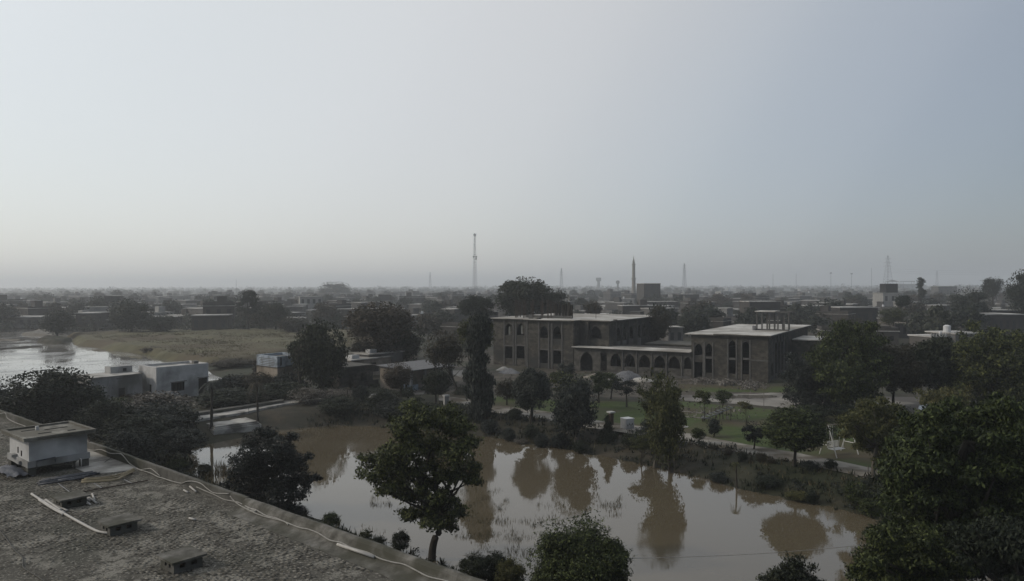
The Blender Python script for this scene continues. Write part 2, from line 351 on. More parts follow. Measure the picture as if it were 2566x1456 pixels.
def fliped(pts):  # make counter-clockwise
    a = sum(pts[i][0] * pts[(i + 1) % len(pts)][1] - pts[(i + 1) % len(pts)][0] * pts[i][1] for i in range(len(pts)))
    return pts if a > 0 else pts[::-1]
def big(pts, k):
    c = sum((Vector((p[0], p[1], 0)) for p in pts), Vector()) / len(pts)
    return [c + (Vector((p[0], p[1], 0)) - c) * (1 + k / (Vector((p[0], p[1], 0)) - c).length) for p in pts]
sheet('pond_water', fliped(big(pond, 4.0)), POND_Z, MT['water'], 'brown pond mirroring the pale sky and the trees')
sheet('flood_water', fliped(big(flood, 5.0)), FLOOD_Z, MT['flood'], 'flooded field with pale rippled water')
def rough_outline(px, k=3.0, step=25, seed=1):
    rr = random.Random(seed); o = []
    for i in range(len(px)):
        a = px[i]; b_ = px[(i + 1) % len(px)]; L = math.hypot(a[0] - b_[0], (a[1] - b_[1]) * 4); n = max(1, int(L / step))
        for j in range(n):
            t = j / n; o.append((a[0] + (b_[0] - a[0]) * t + rr.uniform(-k, k), a[1] + (b_[1] - a[1]) * t + rr.uniform(-k, k) * 0.35))
    return o
lawn_px = [(1190, 992), (1480, 1006), (1700, 1006), (1990, 1030), (2300, 1055), (2500, 1090), (2400, 1206), (2190, 1176), (2000, 1137), (1850, 1112), (1720, 1087), (1480, 1053), (1370, 1034), (1240, 1016), (1190, 1008)]
path_low = [(1100, 1003), (1240, 1034), (1370, 1053), (1480, 1072), (1720, 1108), (1850, 1133), (2000, 1160), (2190, 1200), (2420, 1240)]
path_px = [(1100, 990), (1190, 1002), (1240, 1014), (1370, 1032), (1480, 1051), (1720, 1085), (1850, 1110), (2000, 1135), (2190, 1174), (2420, 1208)] + path_low[::-1]
dirt_px = [(1020, 905), (1250, 890), (1700, 900), (2060, 925), (2200, 960), (2300, 985), (2000, 996), (1720, 1000), (1480, 1003), (1190, 992), (1050, 975)]
road_px = [(1690, 992), (1800, 989), (1930, 985), (2100, 990), (2350, 998), (2600, 1010), (2600, 1052), (2340, 1050), (2100, 1040), (1990, 1024), (1850, 1012), (1710, 1003)]
sheet('dirt_yard', fliped([P(a, b) for a, b in rough_outline(dirt_px, 5, seed=2)]), 0.004, MT['dirt'], 'bare dirt yard round the unfinished building')
sheet('lawn', fliped([P(a, b) for a, b in rough_outline(lawn_px, 3, seed=3)]), 0.008, MT['lawn'], 'green lawn between the dirt yard and the path')
sheet('dirt_road', fliped([P(a, b) for a, b in rough_outline(road_px, 4, seed=4)]), 0.012, MT['road'], 'pale dirt road past the unfinished building')
sheet('path', fliped([P(a, b) for a, b in rough_outline(path_px, 1.5, seed=5)]), 0.016, MT['path'], 'pale footpath along the top of the pond bank')
for k, (cx, cy, wx, wy) in enumerate([(1890, 994, 70, 6), (2335, 1022, 34, 9), (2180, 1008, 50, 4)]):
    pts = [P(cx + wx * math.cos(a) * random.uniform(.6, 1.2), cy + wy * math.sin(a) * random.uniform(.5, 1.2)) for a in np.linspace(0, 2 * math.pi, 22)[:-1]]
    sheet('puddle', fliped(pts), 0.020, MT['puddle'], ['long shallow puddle on the dirt road behind the saplings', 'wide pale puddle on the road between the big trees', 'thin puddle on the road under the dark trees'][k])
strip_px = [(1700, 962), (1790, 966), (1960, 968), (2060, 962), (2080, 975), (1990, 983), (1800, 983), (1700, 980)]
sheet('grass_strip', fliped([P(a, b) for a, b in rough_outline(strip_px, 3, seed=6)]), 0.0085, MT['lawn'], 'green grass strip in front of the rubble')

# crop field: a raised rough sheet
def field_sheet(name, pxs, h, mat, label, step=1.6, seed=1):
    poly = [P(a, b) for a, b in pxs]
    xs = [p.x for p in poly]; ys = [p.y for p in poly]
    X, Y = np.meshgrid(np.arange(min(xs) - 2, max(xs) + 2, step), np.arange(min(ys) - 2, max(ys) + 2, step))
    rng = np.random.default_rng(seed)
    d = sdist(X, Y, poly) + 1.2 * bumps(X * 0.3, Y * 0.3)
    Z = np.where(d < 0, h * np.clip(-d / 1.2, 0, 1) + rng.normal(0, 0.13, X.shape) + 0.12 * bumps(X * .2, Y * .2), -0.9)
    ny_, nx_ = X.shape; ii = np.arange(nx_ * ny_).reshape(ny_, nx_)
    q = np.stack([ii[:-1, :-1], ii[:-1, 1:], ii[1:, 1:], ii[1:, :-1]], -1).reshape(-1, 4)
    keep = (d.ravel()[q].min(1) < 0.5)
    return tag(link(name, npmesh(name, np.stack([X, Y, Z], -1).reshape(-1, 3), q[keep], mat)), label, kind='structure')
field_sheet('crop_field', [(186, 838), (400, 832), (760, 828), (1000, 838), (1000, 862), (760, 880), (640, 905), (540, 912), (430, 896), (300, 874), (192, 858)], 0.9, MT['crop'], 'dry yellowish crop field beyond the flooded land')
field_sheet('mud_bank', [(62, 834), (110, 826), (150, 828), (165, 838), (120, 842)], 0.25, MT['mud'], 'low mud bank in the flooded field', 1.2)
field_sheet('islet', [(90, 852), (110, 845), (165, 846), (178, 852), (160, 858), (105, 858)], 0.7, MT['ground'], 'dark islet under the lone tree in the flooded field', 0.8)
# small far dykes
for k, (x0, y0, x1, y1) in enumerate([(-60, 851, 62, 853), (186, 828, 300, 829), (-60, 880, 100, 868)]):
    b = B(); pts = [P(x0 + (x1 - x0) * t, y0 + (y1 - y0) * t, FLOOD_Z) for t in np.linspace(0, 1, 9)]
    b.tube(pts, [0.35 + 0.15 * math.sin(i * 2.1 + k) for i in range(9)], 8)
    tag(b.obj('earth_dyke', MT['mud'], smooth=True), kind='structure')

# ------------------------------------------------------------------ foliage generators
def rand_dirs(rng, n):
    v = rng.normal(size=(n, 3)); return v / np.linalg.norm(v, axis=1, keepdims=True)
def leaf_quads(rng, pos, nor, size, aspect=0.5, droop=0.0):
    n = len(pos)
    t = rand_dirs(rng, n); t = t - nor * (t * nor).sum(1, keepdims=True)
    if droop: t = t + np.array([0, 0, -droop])
    t /= np.linalg.norm(t, axis=1, keepdims=True) + 1e-9
    b = np.cross(nor, t); b /= np.linalg.norm(b, axis=1, keepdims=True) + 1e-9
    s = (size * rng.uniform(0.6, 1.35, n))[:, None]
    V = np.stack([pos - t * s * .5, pos + b * s * aspect * .5, pos + t * s * .5 + nor * s * 0.08, pos - b * s * aspect * .5], 1).reshape(-1, 3)
    return V, np.arange(n * 4, dtype=np.int32).reshape(-1, 4)
def crown_cloud(rng, clumps, n, size, aspect=0.5, droop=0.0, inner=0.25, up=0.35):
    c = np.array([k[:3] for k in clumps]); r = np.array([k[3] for k in clumps]); sq = np.array([k[4] if len(k) > 4 else 0.8 for k in clumps])
    g = 9; m = max(1, n // g)
    pick = rng.choice(len(clumps), m, p=r ** 2 / (r ** 2).sum())
    d = rand_dirs(rng, m)
    wob = 1 + 0.10 * np.sin(d[:, 0] * 7 + pick) + 0.10 * np.sin(d[:, 2] * 9 + pick * 2.3) + 0.08 * np.sin(d[:, 1] * 11 + pick * 1.7)
    rad = np.where(rng.random(m) < inner, rng.uniform(0.15, 0.8, m), rng.uniform(0.74, 1.12, m) * wob) * r[pick]
    tw = c[pick] + d * rad[:, None] * np.stack([np.ones(m), np.ones(m), sq[pick]], 1)
    pos = np.repeat(tw, g, 0) + rng.normal(size=(m * g, 3)) * size * 0.62 * np.array([1, 1, .6]); dd_ = np.repeat(d, g, 0)
    nor = dd_ * 0.6 + rand_dirs(rng, m * g) * 0.7 + np.array([0, 0, up]); nor /= np.linalg.norm(nor, axis=1, keepdims=True)
    return leaf_quads(rng, pos, nor, size, aspect, droop)
def clumps_for(rng, shape, nc):
    """clump list inside the unit crown: x,y in [-1,1], z in [-1,1]"""
    out_ = []
    if shape == 'ball':
        out_.append((0, 0, 0, 0.90, 0.95))
        for d in rand_dirs(rng, 26): out_.append((d[0] * .72, d[1] * .72, d[2] * .68, rng.uniform(.22, .32), 0.9))
    elif shape == 'column':
        for i in range(nc):
            z = -0.92 + 1.84 * i / (nc - 1); rr = 0.75 if z < .3 else 0.95; a = rng.uniform(0, 6.28)
            out_.append((math.cos(a) * rng.uniform(.0, .5) * rr, math.sin(a) * rng.uniform(0, .5) * rr, z, rng.uniform(.34, .62), 0.28))
    elif shape == 'cone':
        for i in range(nc):
            z = -0.9 + 1.8 * i / (nc - 1); rr = (1 - (z + 0.9) / 1.85); a = rng.uniform(0, 6.28)
            out_.append((math.cos(a) * rr * .45, math.sin(a) * rr * .45, z, 0.12 + rr * .5, 0.5))
    elif shape == 'layer':   # spreading, flat-topped, tiers
        for i in range(nc):
            z = rng.choice([-.75, -.3, .15, .55, .8]); rm = 1 - max(0, z) ** 2 * .7; a = rng.uniform(0, 6.28); q = rm * math.sqrt(rng.uniform(.05, 1)) * .8
            out_.append((math.cos(a) * q, math.sin(a) * q, z + rng.uniform(-.1, .1), rng.uniform(.18, .34), 0.45))
    elif shape == 'sparse':
        for i in range(nc):
            d = rand_dirs(rng, 1)[0]; q = rng.uniform(.35, .95); out_.append((d[0] * q, d[1] * q, d[2] * q, rng.uniform(.12, .24), 0.6))
    else:                    # irregular
        out_.append((0, 0, -.1, .55, 0.8))
        for i in range(nc):
            d = rand_dirs(rng, 1)[0]; q = rng.uniform(.45, .82); out_.append((d[0] * q, d[1] * q, d[2] * q, rng.uniform(.20, .38), 0.75))
    return out_
PROTO = {}
def proto_crown(shape, mat, var, n=9000, size=0.075, aspect=0.55, droop=0.0, inner=0.25):
    key = (shape, mat, var, n)
    if key not in PROTO:
        rng = np.random.default_rng(sum(map(ord, shape + mat)) * 7 + var * 31); n = int(n * 1.7); size = max(size, .07) * 1.22
        cl = clumps_for(rng, shape, {'column': 13, 'cone': 9, 'layer': 26, 'sparse': 30}.get(shape, 22))
        V, Qd = crown_cloud(rng, cl, n, size, aspect, droop, inner)
        if shape not in ('ball', 'column', 'cone'):      # stray twigs that break the outline
            p = rand_dirs(rng, n // 14) * rng.uniform(.85, 1.12, (n // 14, 1)); V2, Q2 = leaf_quads(rng, p, rand_dirs(rng, len(p)), size * 1.1, aspect, droop)
            Q2 = Q2 + len(V); V = np.vstack([V, V2]); Qd = np.vstack([Qd, Q2])
        PROTO[key] = npmesh('crown', V, Qd, LF[mat])
    return PROTO[key]
def limbs(b, base, top, r0, targets, rng, bend=0.15, sides=7, start=0.35):
    base = Vector(base); top = Vector(top); n = 6; pts = []
    off = Vector((rng.normal() * bend, rng.normal() * bend, 0)); H = (top - base).length
    for i in range(n + 1):
        t = i / n; pts.append(base.lerp(top, t) + off * math.sin(t * math.pi) * H * 0.5)
    b.tube(pts, [r0 * (1.25 if i == 0 else 1) * (1 - 0.75 * i / n) for i in range(n + 1)], sides)
    for tg in targets:
        t = start + (1 - start) * rng.uniform(0, .85); k = min(n - 1, int(t * n)); s = pts[k]
        tg = Vector(tg); mid = s.lerp(tg, 0.5) + Vector((rng.normal() * .08 * H, rng.normal() * .08 * H, -.03 * H))
        rr = r0 * (1 - 0.75 * k / n) * 0.55
        b.tube([s, mid, tg], [rr, rr * .6, rr * .2], 5)
def tree(name, label, cat, bx, by, top, left, right, cbot, shape='irregular', mat='dark', var=0, group=None, bark='bark', n=9000, size=0.075, tr=0.035, droop=0, gplace=True, cx=None, inner=0.25, aspect=0.55):
    """tree from survey values: trunk base (bx,by), crown box top/left/right/cbot"""
    base = G(bx, by) if gplace else P(bx, by)
    D = base.y
    topz = PD(bx, top, D).z; cbz = PD(bx, cbot, D).z
    xl, xr = PD(left, by, D).x, PD(right, by, D).x
    rx = (xr - xl) / 2; rz = (topz - cbz) / 2; c = Vector(((xl + xr) / 2 - base.x, 0, (topz + cbz) / 2 - base.z))
    t = thing(name, label, cat, base, 0, group)
    rng = np.random.default_rng(abs(int(bx * 13 + by * 7 + top)) % 99991)
    link('crown', proto_crown(shape, mat, var, n, size, aspect, droop, inner), t, c, rng.uniform(0, 6.28) if shape != 'hero' else 0, (rx, rx, rz))
    b = B(); H = topz - base.z; tg = []
    for i in range(7):
        d = rand_dirs(rng, 1)[0]; tg.append(c + Vector((d[0] * rx * .6, d[1] * rx * .6, d[2] * rz * .5)))
    limbs(b, (0, 0, -0.1), c + Vector((0, 0, rz * .3)), max(0.03, H * tr), tg, rng, 0.06)
    b.obj('trunk', MT[bark], t)
    return t
def bush(name, label, cat, bx, by, top, left, right, shape='ball', mat='dark', var=0, group=None, n=3000, size=0.11, aspect=.55):
    base = G(bx, by); D = base.y; h = (by - top) * D / 1832; wd = (right - left) * D / 1832 / 2
    t = thing(name, label, cat, base, 0, group)
    link('foliage', proto_crown(shape, mat, var, n, size, aspect), t, ((left + right) / 2 * D / 1832 - bx * D / 1832, 0, h * .5), random.uniform(0, 6.28), (wd, wd, h * .52))
    b = B(); b.tube([(0, 0, -.1), (0.02, 0, h * .5)], [0.04, .02], 5); b.obj('stem', MT['bark'], t)
    return t

# ================================================================== the near roof
ROZ = R(49.6)
a_dir = Vector((math.cos(R(139.6)), math.sin(R(139.6)), 0)); b_dir = Vector((math.cos(ROZ), math.sin(ROZ), 0))
RZ = 8.0
def uv(p): return (p[0] * b_dir.x + p[1] * b_dir.y, p[0] * a_dir.x + p[1] * a_dir.y)
def RP(px, py, z=RZ):      # survey point on the roof in roof coordinates
    p = P(px, py, z); q = uv(p); return Vector((q[0], q[1], z))
roofb = thing('flat_roofed_building', 'large weathered flat roofed building under the camera with tiled roof and low parapet', 'building', (0, 0, 0), ROZ)
U1 = 13.85
b = B(); b.box(-14, -16, 0, U1 - 0.02, 92, RZ - 0.42); b.obj('wall', MT['greywall'], roofb)
b = B(); b.box(-14, -16, RZ - 0.41, U1 - 0.01, 92, RZ + 0.004)
rs = b.obj('roof', MT['mossy'], roofb)
# parapet: two stretches with different sections
def section_wall(name, prof, v0, v1, n, mat, parent, amp=0.012, seed=3):
    rr = random.Random(seed); b = B(); m = len(prof)
    for i in range(n + 1):
        v = v0 + (v1 - v0) * i / n; du = rr.uniform(-amp, amp); dz = rr.uniform(-amp, amp)
        b.v += [(u + du, v, z + (dz if z > RZ + .1 else 0)) for u, z in prof]
    for i in range(n):
        for k in range(m - 1):
            A = i * m + k; b.f.append((A, A + 1, A + m + 1, A + m))
    b.f.append(tuple(range(m))); b.f.append(tuple(n * m + k for k in range(m - 1, -1, -1)))
    return b.obj(name, mat, parent)
vj = RP(672, 1262).y
PROF_A = [(U1, 7.0), (U1, 8.38), (U1 - .02, 8.41), (U1 - .13, 8.41), (U1 - .15, 8.38), (U1 - .15, 8.03), (U1 - .22, 8.0), (U1 - .24, 7.8)]
PROF_B = [(U1 + .01, 7.0), (U1 + .01, 8.34), (U1 - .03, 8.39), (U1 - .14, 8.40), (U1 - .24, 8.33), (U1 - .30, 8.20), (U1 - .40, 8.09), (U1 - .62, 8.03), (U1 - .86, 8.012), (U1 - .88, 7.8)]
def prof_z(u, v):
    pr = (PROF_A if v > vj else PROF_B)[1:-1]
    if u >= pr[0][0]: return 9.0 if u < U1 + .02 else 0
    for (ua, za), (ub_, zb) in zip(pr, pr[1:]):
        if ub_ <= u <= ua: return zb + (za - zb) * ((u - ub_) / max(1e-6, ua - ub_))
    return RZ
def RPS(px, py, r=.03):
    z = 8.5
    while z > RZ + r:
        q = RP(px, py, z)
        if max(prof_z(q.x, q.y), prof_z(q.x + .02, q.y) - .015) + r * .9 >= z and q.x < U1: return q
        z -= .01
    return RP(px, py, RZ + r)
section_wall('parapet', PROF_A, vj, 92, 90, MT['concrete'], roofb)
section_wall('parapet', PROF_B, -16, vj + .02, 70, MT['mossy'], roofb, seed=5)
# roof tiles: the nearest 300 in view one by one, the rest joined
tw, tl, gap = 0.108, 0.218, 0.004
rng = np.random.default_rng(11)
us = np.arange(4.2, U1 - 0.9, tw + gap); vs = np.arange(11.0, 57.0, tl + gap)
TU, TV = np.meshgrid(us, vs); TV = TV + ((np.arange(len(us)) % 2) * tl * .5 + rng.uniform(-.06, .06, len(us)))[None, :]
TU = TU.ravel(); TV = TV.ravel()
pad = [RP(222, 1127), RP(295, 1137), RP(352, 1178), RP(226, 1190), RP(180, 1170)]
dpad = sdist(TU, TV, pad); ins = dpad > 0.05
ins &= ~((TU > 9.8) & (TU < 12.9) & (TV > 35) & (TV < 38.3)); TU = TU[ins]; TV = TV[ins]
# patches where moss and mortar bury the tiles
bury = bumps(TU * 0.55, TV * 0.45) + 0.5 * bumps(TU * 1.9, TV * 1.5)
h = 0.001 + 0.013 * rng.random(len(TU)) ** 1.6; h = np.where(bury > 0.15, -0.012 + rng.uniform(0, .019, len(TU)), h)
h = np.where(rng.random(len(TU)) < .06, -0.03, h)
X = TU * b_dir.x + TV * a_dir.x; Y = TU * b_dir.y + TV * a_dir.y
ppx = 1283 + 1832 * X / Y; ppy = 714 + 1832 * 8 / Y
vis = (ppx > 0) & (ppx < 2566) & (ppy < 1456) & (h > 0)
order = np.argsort(np.where(vis, Y, 1e9))[:300]; single = np.zeros(len(TU), bool); single[order] = True
def tile_vq(u, v, hh, rng):
    n = len(u); tx = rng.uniform(-.004, .004, (n, 4)); a = rng.normal(0, .035, n); L = tl * rng.uniform(.92, 1.0, n); W = tw * rng.uniform(.92, 1.0, n)
    cs = np.array([[-1, -1], [1, -1], [1, 1], [-1, 1]]) * 0.5
    x = cs[None, :, 0] * W[:, None]; y = cs[None, :, 1] * L[:, None]
    xr = x * np.cos(a)[:, None] - y * np.sin(a)[:, None] + u[:, None]; yr = x * np.sin(a)[:, None] + y * np.cos(a)[:, None] + v[:, None]
    top = np.stack([xr, yr, RZ + hh[:, None] + tx], -1); bot = np.stack([xr, yr, np.full_like(xr, RZ - .03)], -1)
    V = np.concatenate([bot, top], 1).reshape(-1, 3); base = np.arange(n)[:, None] * 8
    F = np.concatenate([base + np.array(f)[None, :] for f in [(4, 5, 6, 7), (0, 1, 5, 4), (1, 2, 6, 5), (2, 3, 7, 6), (3, 0, 4, 7)]], 0)
    return V, F
def tilemat():
    m, t, b = nodes('roof_tile')
    g = t.nodes.new('ShaderNodeNewGeometry'); oi = t.nodes.new('ShaderNodeObjectInfo')
    ad = t.nodes.new('ShaderNodeMath'); ad.operation = 'ADD'; t.links.new(g.outputs['Random Per Island'], ad.inputs[0]); t.links.new(oi.outputs['Random'], ad.inputs[1])
    fr = t.nodes.new('ShaderNodeMath'); fr.operation = 'FRACT'; t.links.new(ad.outputs[0], fr.inputs[0])
    r = t.nodes.new('ShaderNodeValToRGB'); e = r.color_ramp.elements; e[0].color = (0.058, 0.054, 0.045, 1); e[1].color = (0.135, 0.127, 0.108, 1)
    q = e.new(0.45); q.color = (0.075, 0.071, 0.060, 1); q = e.new(0.85); q.color = (0.098, 0.092, 0.078, 1)
    t.links.new(fr.outputs[0], r.inputs[0])
    def noise(sc, lo, hi, col, prev, det=5):
        n = t.nodes.new('ShaderNodeTexNoise'); n.inputs['Scale'].default_value = sc; n.inputs['Detail'].default_value = det; t.links.new(g.outputs['Position'], n.inputs['Vector'])
        rr = t.nodes.new('ShaderNodeValToRGB'); rr.color_ramp.elements[0].position = lo; rr.color_ramp.elements[1].position = hi; t.links.new(n.outputs[0], rr.inputs[0])
        mx = t.nodes.new('ShaderNodeMixRGB'); mx.inputs[2].default_value = (*col, 1); t.links.new(rr.outputs[0], mx.inputs[0]); t.links.new(prev, mx.inputs[1]); return mx.outputs[0]
    c = noise(0.9, .49, .60, (0.185, 0.176, 0.152), r.outputs[0], 10)
    c = noise(3.0, .50, .60, (0.045, 0.042, 0.035), c, 8)
    c = noise(0.24, .50, .62, (0.050, 0.050, 0.040), c, 5)
    c = noise(11, .54, .66, (0.21, 0.20, 0.175), c, 4)
    c = noise(16, .53, .64, (0.045, 0.042, 0.035), c, 3)
    t.links.new(c, b.inputs['Base Color']); b.inputs['Roughness'].default_value = 0.92; b.inputs['Specular IOR Level'].default_value = 0.2
    n = t.nodes.new('ShaderNodeTexNoise'); n.inputs['Scale'].default_value = 30; t.links.new(g.outputs['Position'], n.inputs['Vector'])
    bp = t.nodes.new('ShaderNodeBump'); bp.inputs['Strength'].default_value = .5; bp.inputs['Distance'].default_value = .01; t.links.new(n.outputs[0], bp.inputs['Height']); t.links.new(bp.outputs[0], b.inputs['Normal'])
    return m
MT['tile'] = tilemat()
sel = (~single) & (h > 0)
V, F = tile_vq(TU[sel], TV[sel], h[sel], rng)
tag(link('brick_tiles', npmesh('brick_tiles', V, F, MT['tile']), roofb), kind='stuff')
rs.data.materials.clear(); rs.data.materials.append(MT['tile'])
tms = []
for k in range(6):
    V, F = tile_vq(np.zeros(1), np.zeros(1), np.zeros(1), rng); V[:, 2] -= RZ; V[:4, 2] = -.045; tms.append(npmesh('brick', V, F, MT['tile']))
for k, i in enumerate(np.nonzero(single)[0]):
    link('brick', tms[k % 6], roofb, (TU[i], TV[i], RZ + h[i]))
# grit, leaves and crumbs lying on the roof
n = 5200; gu = rng.uniform(5, U1 - .6, n); gv = rng.uniform(12, 50, n); keep = bumps(gu * .6, gv * .6) > rng.uniform(-1.2, 1, n); gu, gv = gu[keep], gv[keep]
pos = np.stack([gu, gv, np.full(len(gu), RZ + .028)], -1); nor = rand_dirs(rng, len(gu)) * .4 + np.array([0, 0, 1]); nor /= np.linalg.norm(nor, axis=1, keepdims=True)
V, Qd = leaf_quads(rng, pos, nor, 0.05, .6)
lt = link('litter', npmesh('litter', V, Qd, LF['straw'])); lt.rotation_euler = (0, 0, ROZ); tag(lt, 'dry leaf litter strewn over the near roof', kind='stuff')
b = B(); b.prism(fliped(pad), RZ - .01, RZ + .03); b.obj('concrete_pad', MT['pad'], roofb)
b = B()
for (p, q) in (((236, 1158), (345, 1146)), ((300, 1135), (262, 1160))):
    A, C = RP(*p), RP(*q); d = (C - A).normalized(); n_ = Vector((-d.y, d.x, 0)) * .025
    b.poly([A - n_ + Vector((0, 0, .034)), C - n_ + Vector((0, 0, .034)), C + n_ + Vector((0, 0, .034)), A + n_ + Vector((0, 0, .034))], [(0, 1, 2, 3)])
b.obj('pad_joint', MT['void'], roofb)

# water tank house
def roofthing(name, label, cat, group=None): return thing(name, label, cat, (0, 0, 0), ROZ, group)
tk = roofthing('water_tank', 'white plastered rooftop water tank with overhanging slab lid', 'water tank')
b = B(); b.box(10.2, 35.4, 8.40, 12.45, 37.95, 9.5); b.obj('wall', MT['white'], tk)
b = B(); b.box(10.12, 35.3, 8.36, 12.53, 38.03, 8.62)
b.obj('skirt', MT['white2'], tk)
b = B()
b.box(9.95, 35.12, 9.50, 12.70, 38.18, 9.58)
for (x0, y0, x1, y1) in ((9.93, 35.1, 12.72, 35.24), (9.93, 38.06, 12.72, 38.2), (9.93, 35.24, 10.07, 38.06), (12.58, 35.24, 12.72, 38.06)): b.box(x0, y0, 9.582, x1, y1, 9.66)
b.obj('lid_slab', MT['lid'], tk)
b = B()
for (x, y, sx, sy) in ((10.8, 36.2, .5, .12), (11.3, 37.0, .9, .10), (11.9, 36.0, .3, .14), (10.5, 37.4, .6, .08)): b.box(x, y, 9.583, x + sx, y + sy, 9.60)
b.obj('moss_patch', MT['void'], tk)
b = B(); b.box(11.0, 37.2, 9.583, 11.12, 37.32, 9.76); b.obj('knob', MT['white'], tk)
b = B()
for (x0, y0, x1, y1) in ((10.15, 35.35, 10.45, 35.7), (12.2, 35.35, 12.5, 35.65), (10.15, 37.6, 10.5, 38.0), (12.2, 37.6, 12.5, 38.0), (11.9, 35.36, 11.96, 35.42)): b.box(x0, y0, 8.0, x1, y1, 8.358)
b.obj('pier', MT['concrete'], tk)
b = B(); b.tube([(12.1, 35.28, 8.42), (12.1, 35.1, 8.42), (12.1, 35.1, 8.1)], .035, 8); b.obj('outlet_pipe', MT['whitepipe'], tk, True)
b = B(); b.tube([(10.45, 35.27, 8.3), (10.45, 35.27, 8.62), (11.15, 35.27, 8.66), (11.15, 35.27, 8.46)], .022, 6); b.obj('overflow_pipe', MT['blackpipe'], tk, True)
b = B(); b.box(9.98, 36.9, 8.6, 10.2, 37.25, 8.72); b.box(10.02, 36.1, 8.42, 10.2, 36.5, 8.55); b.obj('bracket', MT['white2'], tk)
b = B(); b.box(10.17, 36.3, 8.72, 10.199, 36.36, 8.95); b.box(10.17, 36.75, 8.8, 10.199, 36.80, 9.05); b.box(10.16, 35.9, 8.58, 10.199, 36.2, 8.61); b.obj('fitting', MT['rust'], tk)

# sagging tarpaulin at the tank corner
rng = np.random.default_rng(5)
A = RP(12, 1178); nU, nV = 16, 12; b = B()
for i in range(nU):
    for j in range(nV):
        u, v = i / (nU - 1), j / (nV - 1)
        x = 9.35 + u * 0.95 + .05 * math.sin(v * 9); y = 35.2 + v * 1.9 + .06 * math.sin(u * 11)
        z = 8.03 + .38 * math.sin(math.pi * min(1, u * .75 + .25)) * (0.35 + .65 * math.sin(math.pi * v)) + .05 * math.sin(u * 17 + v * 13) + .03 * math.sin(v * 31)
        b.v.append((x, y, max(8.03, z)))
for i in range(nU - 1):
    for j in range(nV - 1): b.f.append((i * nV + j, (i + 1) * nV + j, (i + 1) * nV + j + 1, i * nV + j + 1))
tp = b.obj('tarpaulin', MT['tarp'], smooth=True); tp.rotation_euler = (0, 0, ROZ); tag(tp, 'crumpled grey tarpaulin heaped against the base of the rooftop water tank', 'tarpaulin')

def z6(x, y): return ((x / 2.8) / 1.1675, (1180 + y / 2.8) / 1.1675)
def z7(x, y): return ((700 + x / 2.8) / 1.1675, (1180 + y / 2.8) / 1.1675)
def rpath(pts, zc, z): return [RPS(*zc(*p), z - RZ) for p in pts]
def smooth_pts(pts, n=4):
    o = []; P_ = [pts[0]] + pts + [pts[-1]]
    for i in range(1, len(P_) - 2):
        for k in range(n):
            t = k / n; p0, p1, p2, p3 = P_[i - 1], P_[i], P_[i + 1], P_[i + 2]
            o.append(0.5 * ((2 * p1) + (p2 - p0) * t + (2 * p0 - 5 * p1 + 4 * p2 - p3) * t * t + (3 * p1 - p0 - 3 * p2 + p3) * t ** 3))
    o.append(pts[-1]); return o
def rope(name, pts, r, mat, label, cat, group=None, smooth=True, sides=6):
    b = B(); b.tube(smooth_pts(pts) if smooth else pts, r, sides); o = b.obj(name, MT[mat], smooth=True); o.rotation_euler = (0, 0, ROZ)
    return tag(o, label, cat, group)
main1 = [(715, 375), (760, 385), (830, 380), (905, 410), (975, 412), (1005, 425), (1060, 490), (1110, 525), (1145, 545), (1230, 570), (1290, 600), (1330, 612), (1400, 635), (1485, 655), (1530, 640), (1590, 640), (1650, 660), (1700, 700), (1760, 735), (1875, 740)]
rope('cable', rpath(main1, z6, RZ + .06), .021, 'cable', 'pale cable wandering from the water tank along the roof gutter', 'cable', 'cables lying along the parapet')
c2 = rpath([(1610, 685), (1700, 725), (1750, 745), (1830, 785), (1900, 800), (1950, 810), (2030, 850), (2098, 885)], z6, RZ + .045) + rpath([(60, 870), (200, 925), (360, 965), (400, 995)], z7, RZ + .045)
rope('cable', c2, .019, 'cable', 'thin cable lying on the roof just inside the start of the thick parapet', 'cable', 'cables lying along the parapet')
c3 = rpath([(1885, 760), (1930, 810), (2000, 855), (2098, 900)], z6, RZ + .05) + rpath([(60, 860), (130, 870), (220, 920), (300, 940), (360, 965), (420, 990), (500, 1020), (560, 1030), (650, 1065), (740, 1120), (830, 1140), (900, 1175), (960, 1195), (1060, 1225), (1150, 1270), (1250, 1300), (1350, 1320), (1450, 1370), (1550, 1420), (1700, 1456), (1850, 1520)], z7, RZ + .05)
rope('cable', c3, .020, 'cable', 'long pale cable snaking down the inner foot of the mossy parapet', 'cable', 'cables lying along the parapet')
c4 = rpath([(1150, 545), (1230, 535), (1270, 560), (1310, 595)], z6, RZ + .06)
rope('cable', c4, .02, 'cable', 'short loop of cable branching off the gutter beside the yellow poles', 'cable', 'cables lying along the parapet')
c5 = rpath([(-60, 95), (0, 85), (45, 80), (60, 120), (120, 155), (200, 185), (260, 215), (330, 270)], z6, RZ + .05)
rope('cable', c5, .024, 'cable', 'pale cable on the far roof running behind the water tank', 'cable', 'cables lying along the parapet')
rope('hose', rpath([(-30, 1020), (0, 1045), (60, 1120), (110, 1190), (180, 1260), (188, 1300), (190, 1340), (250, 1385), (310, 1420), (360, 1456), (420, 1500)], z6, RZ + .035), .016, 'hose', 'thin dark hose curving over the roof tiles in the bottom corner', 'hose')
rope('pipe', rpath([(805, 1155), (1105, 1258)], z7, RZ + .06), .045, 'whitepipe', 'straight white pipe lying against the foot of the mossy parapet', 'pipe', 'plastic pipes on the roof', False, 8)
rope('pipe', rpath([(258, 742), (340, 795), (420, 845), (520, 900), (600, 945), (700, 1000), (780, 1040), (850, 1058), (920, 1062)], z6, RZ + .06), .042, 'whitepipe', 'long curved white pipe ending beside the middle roof vent', 'pipe', 'plastic pipes on the roof', True, 8)
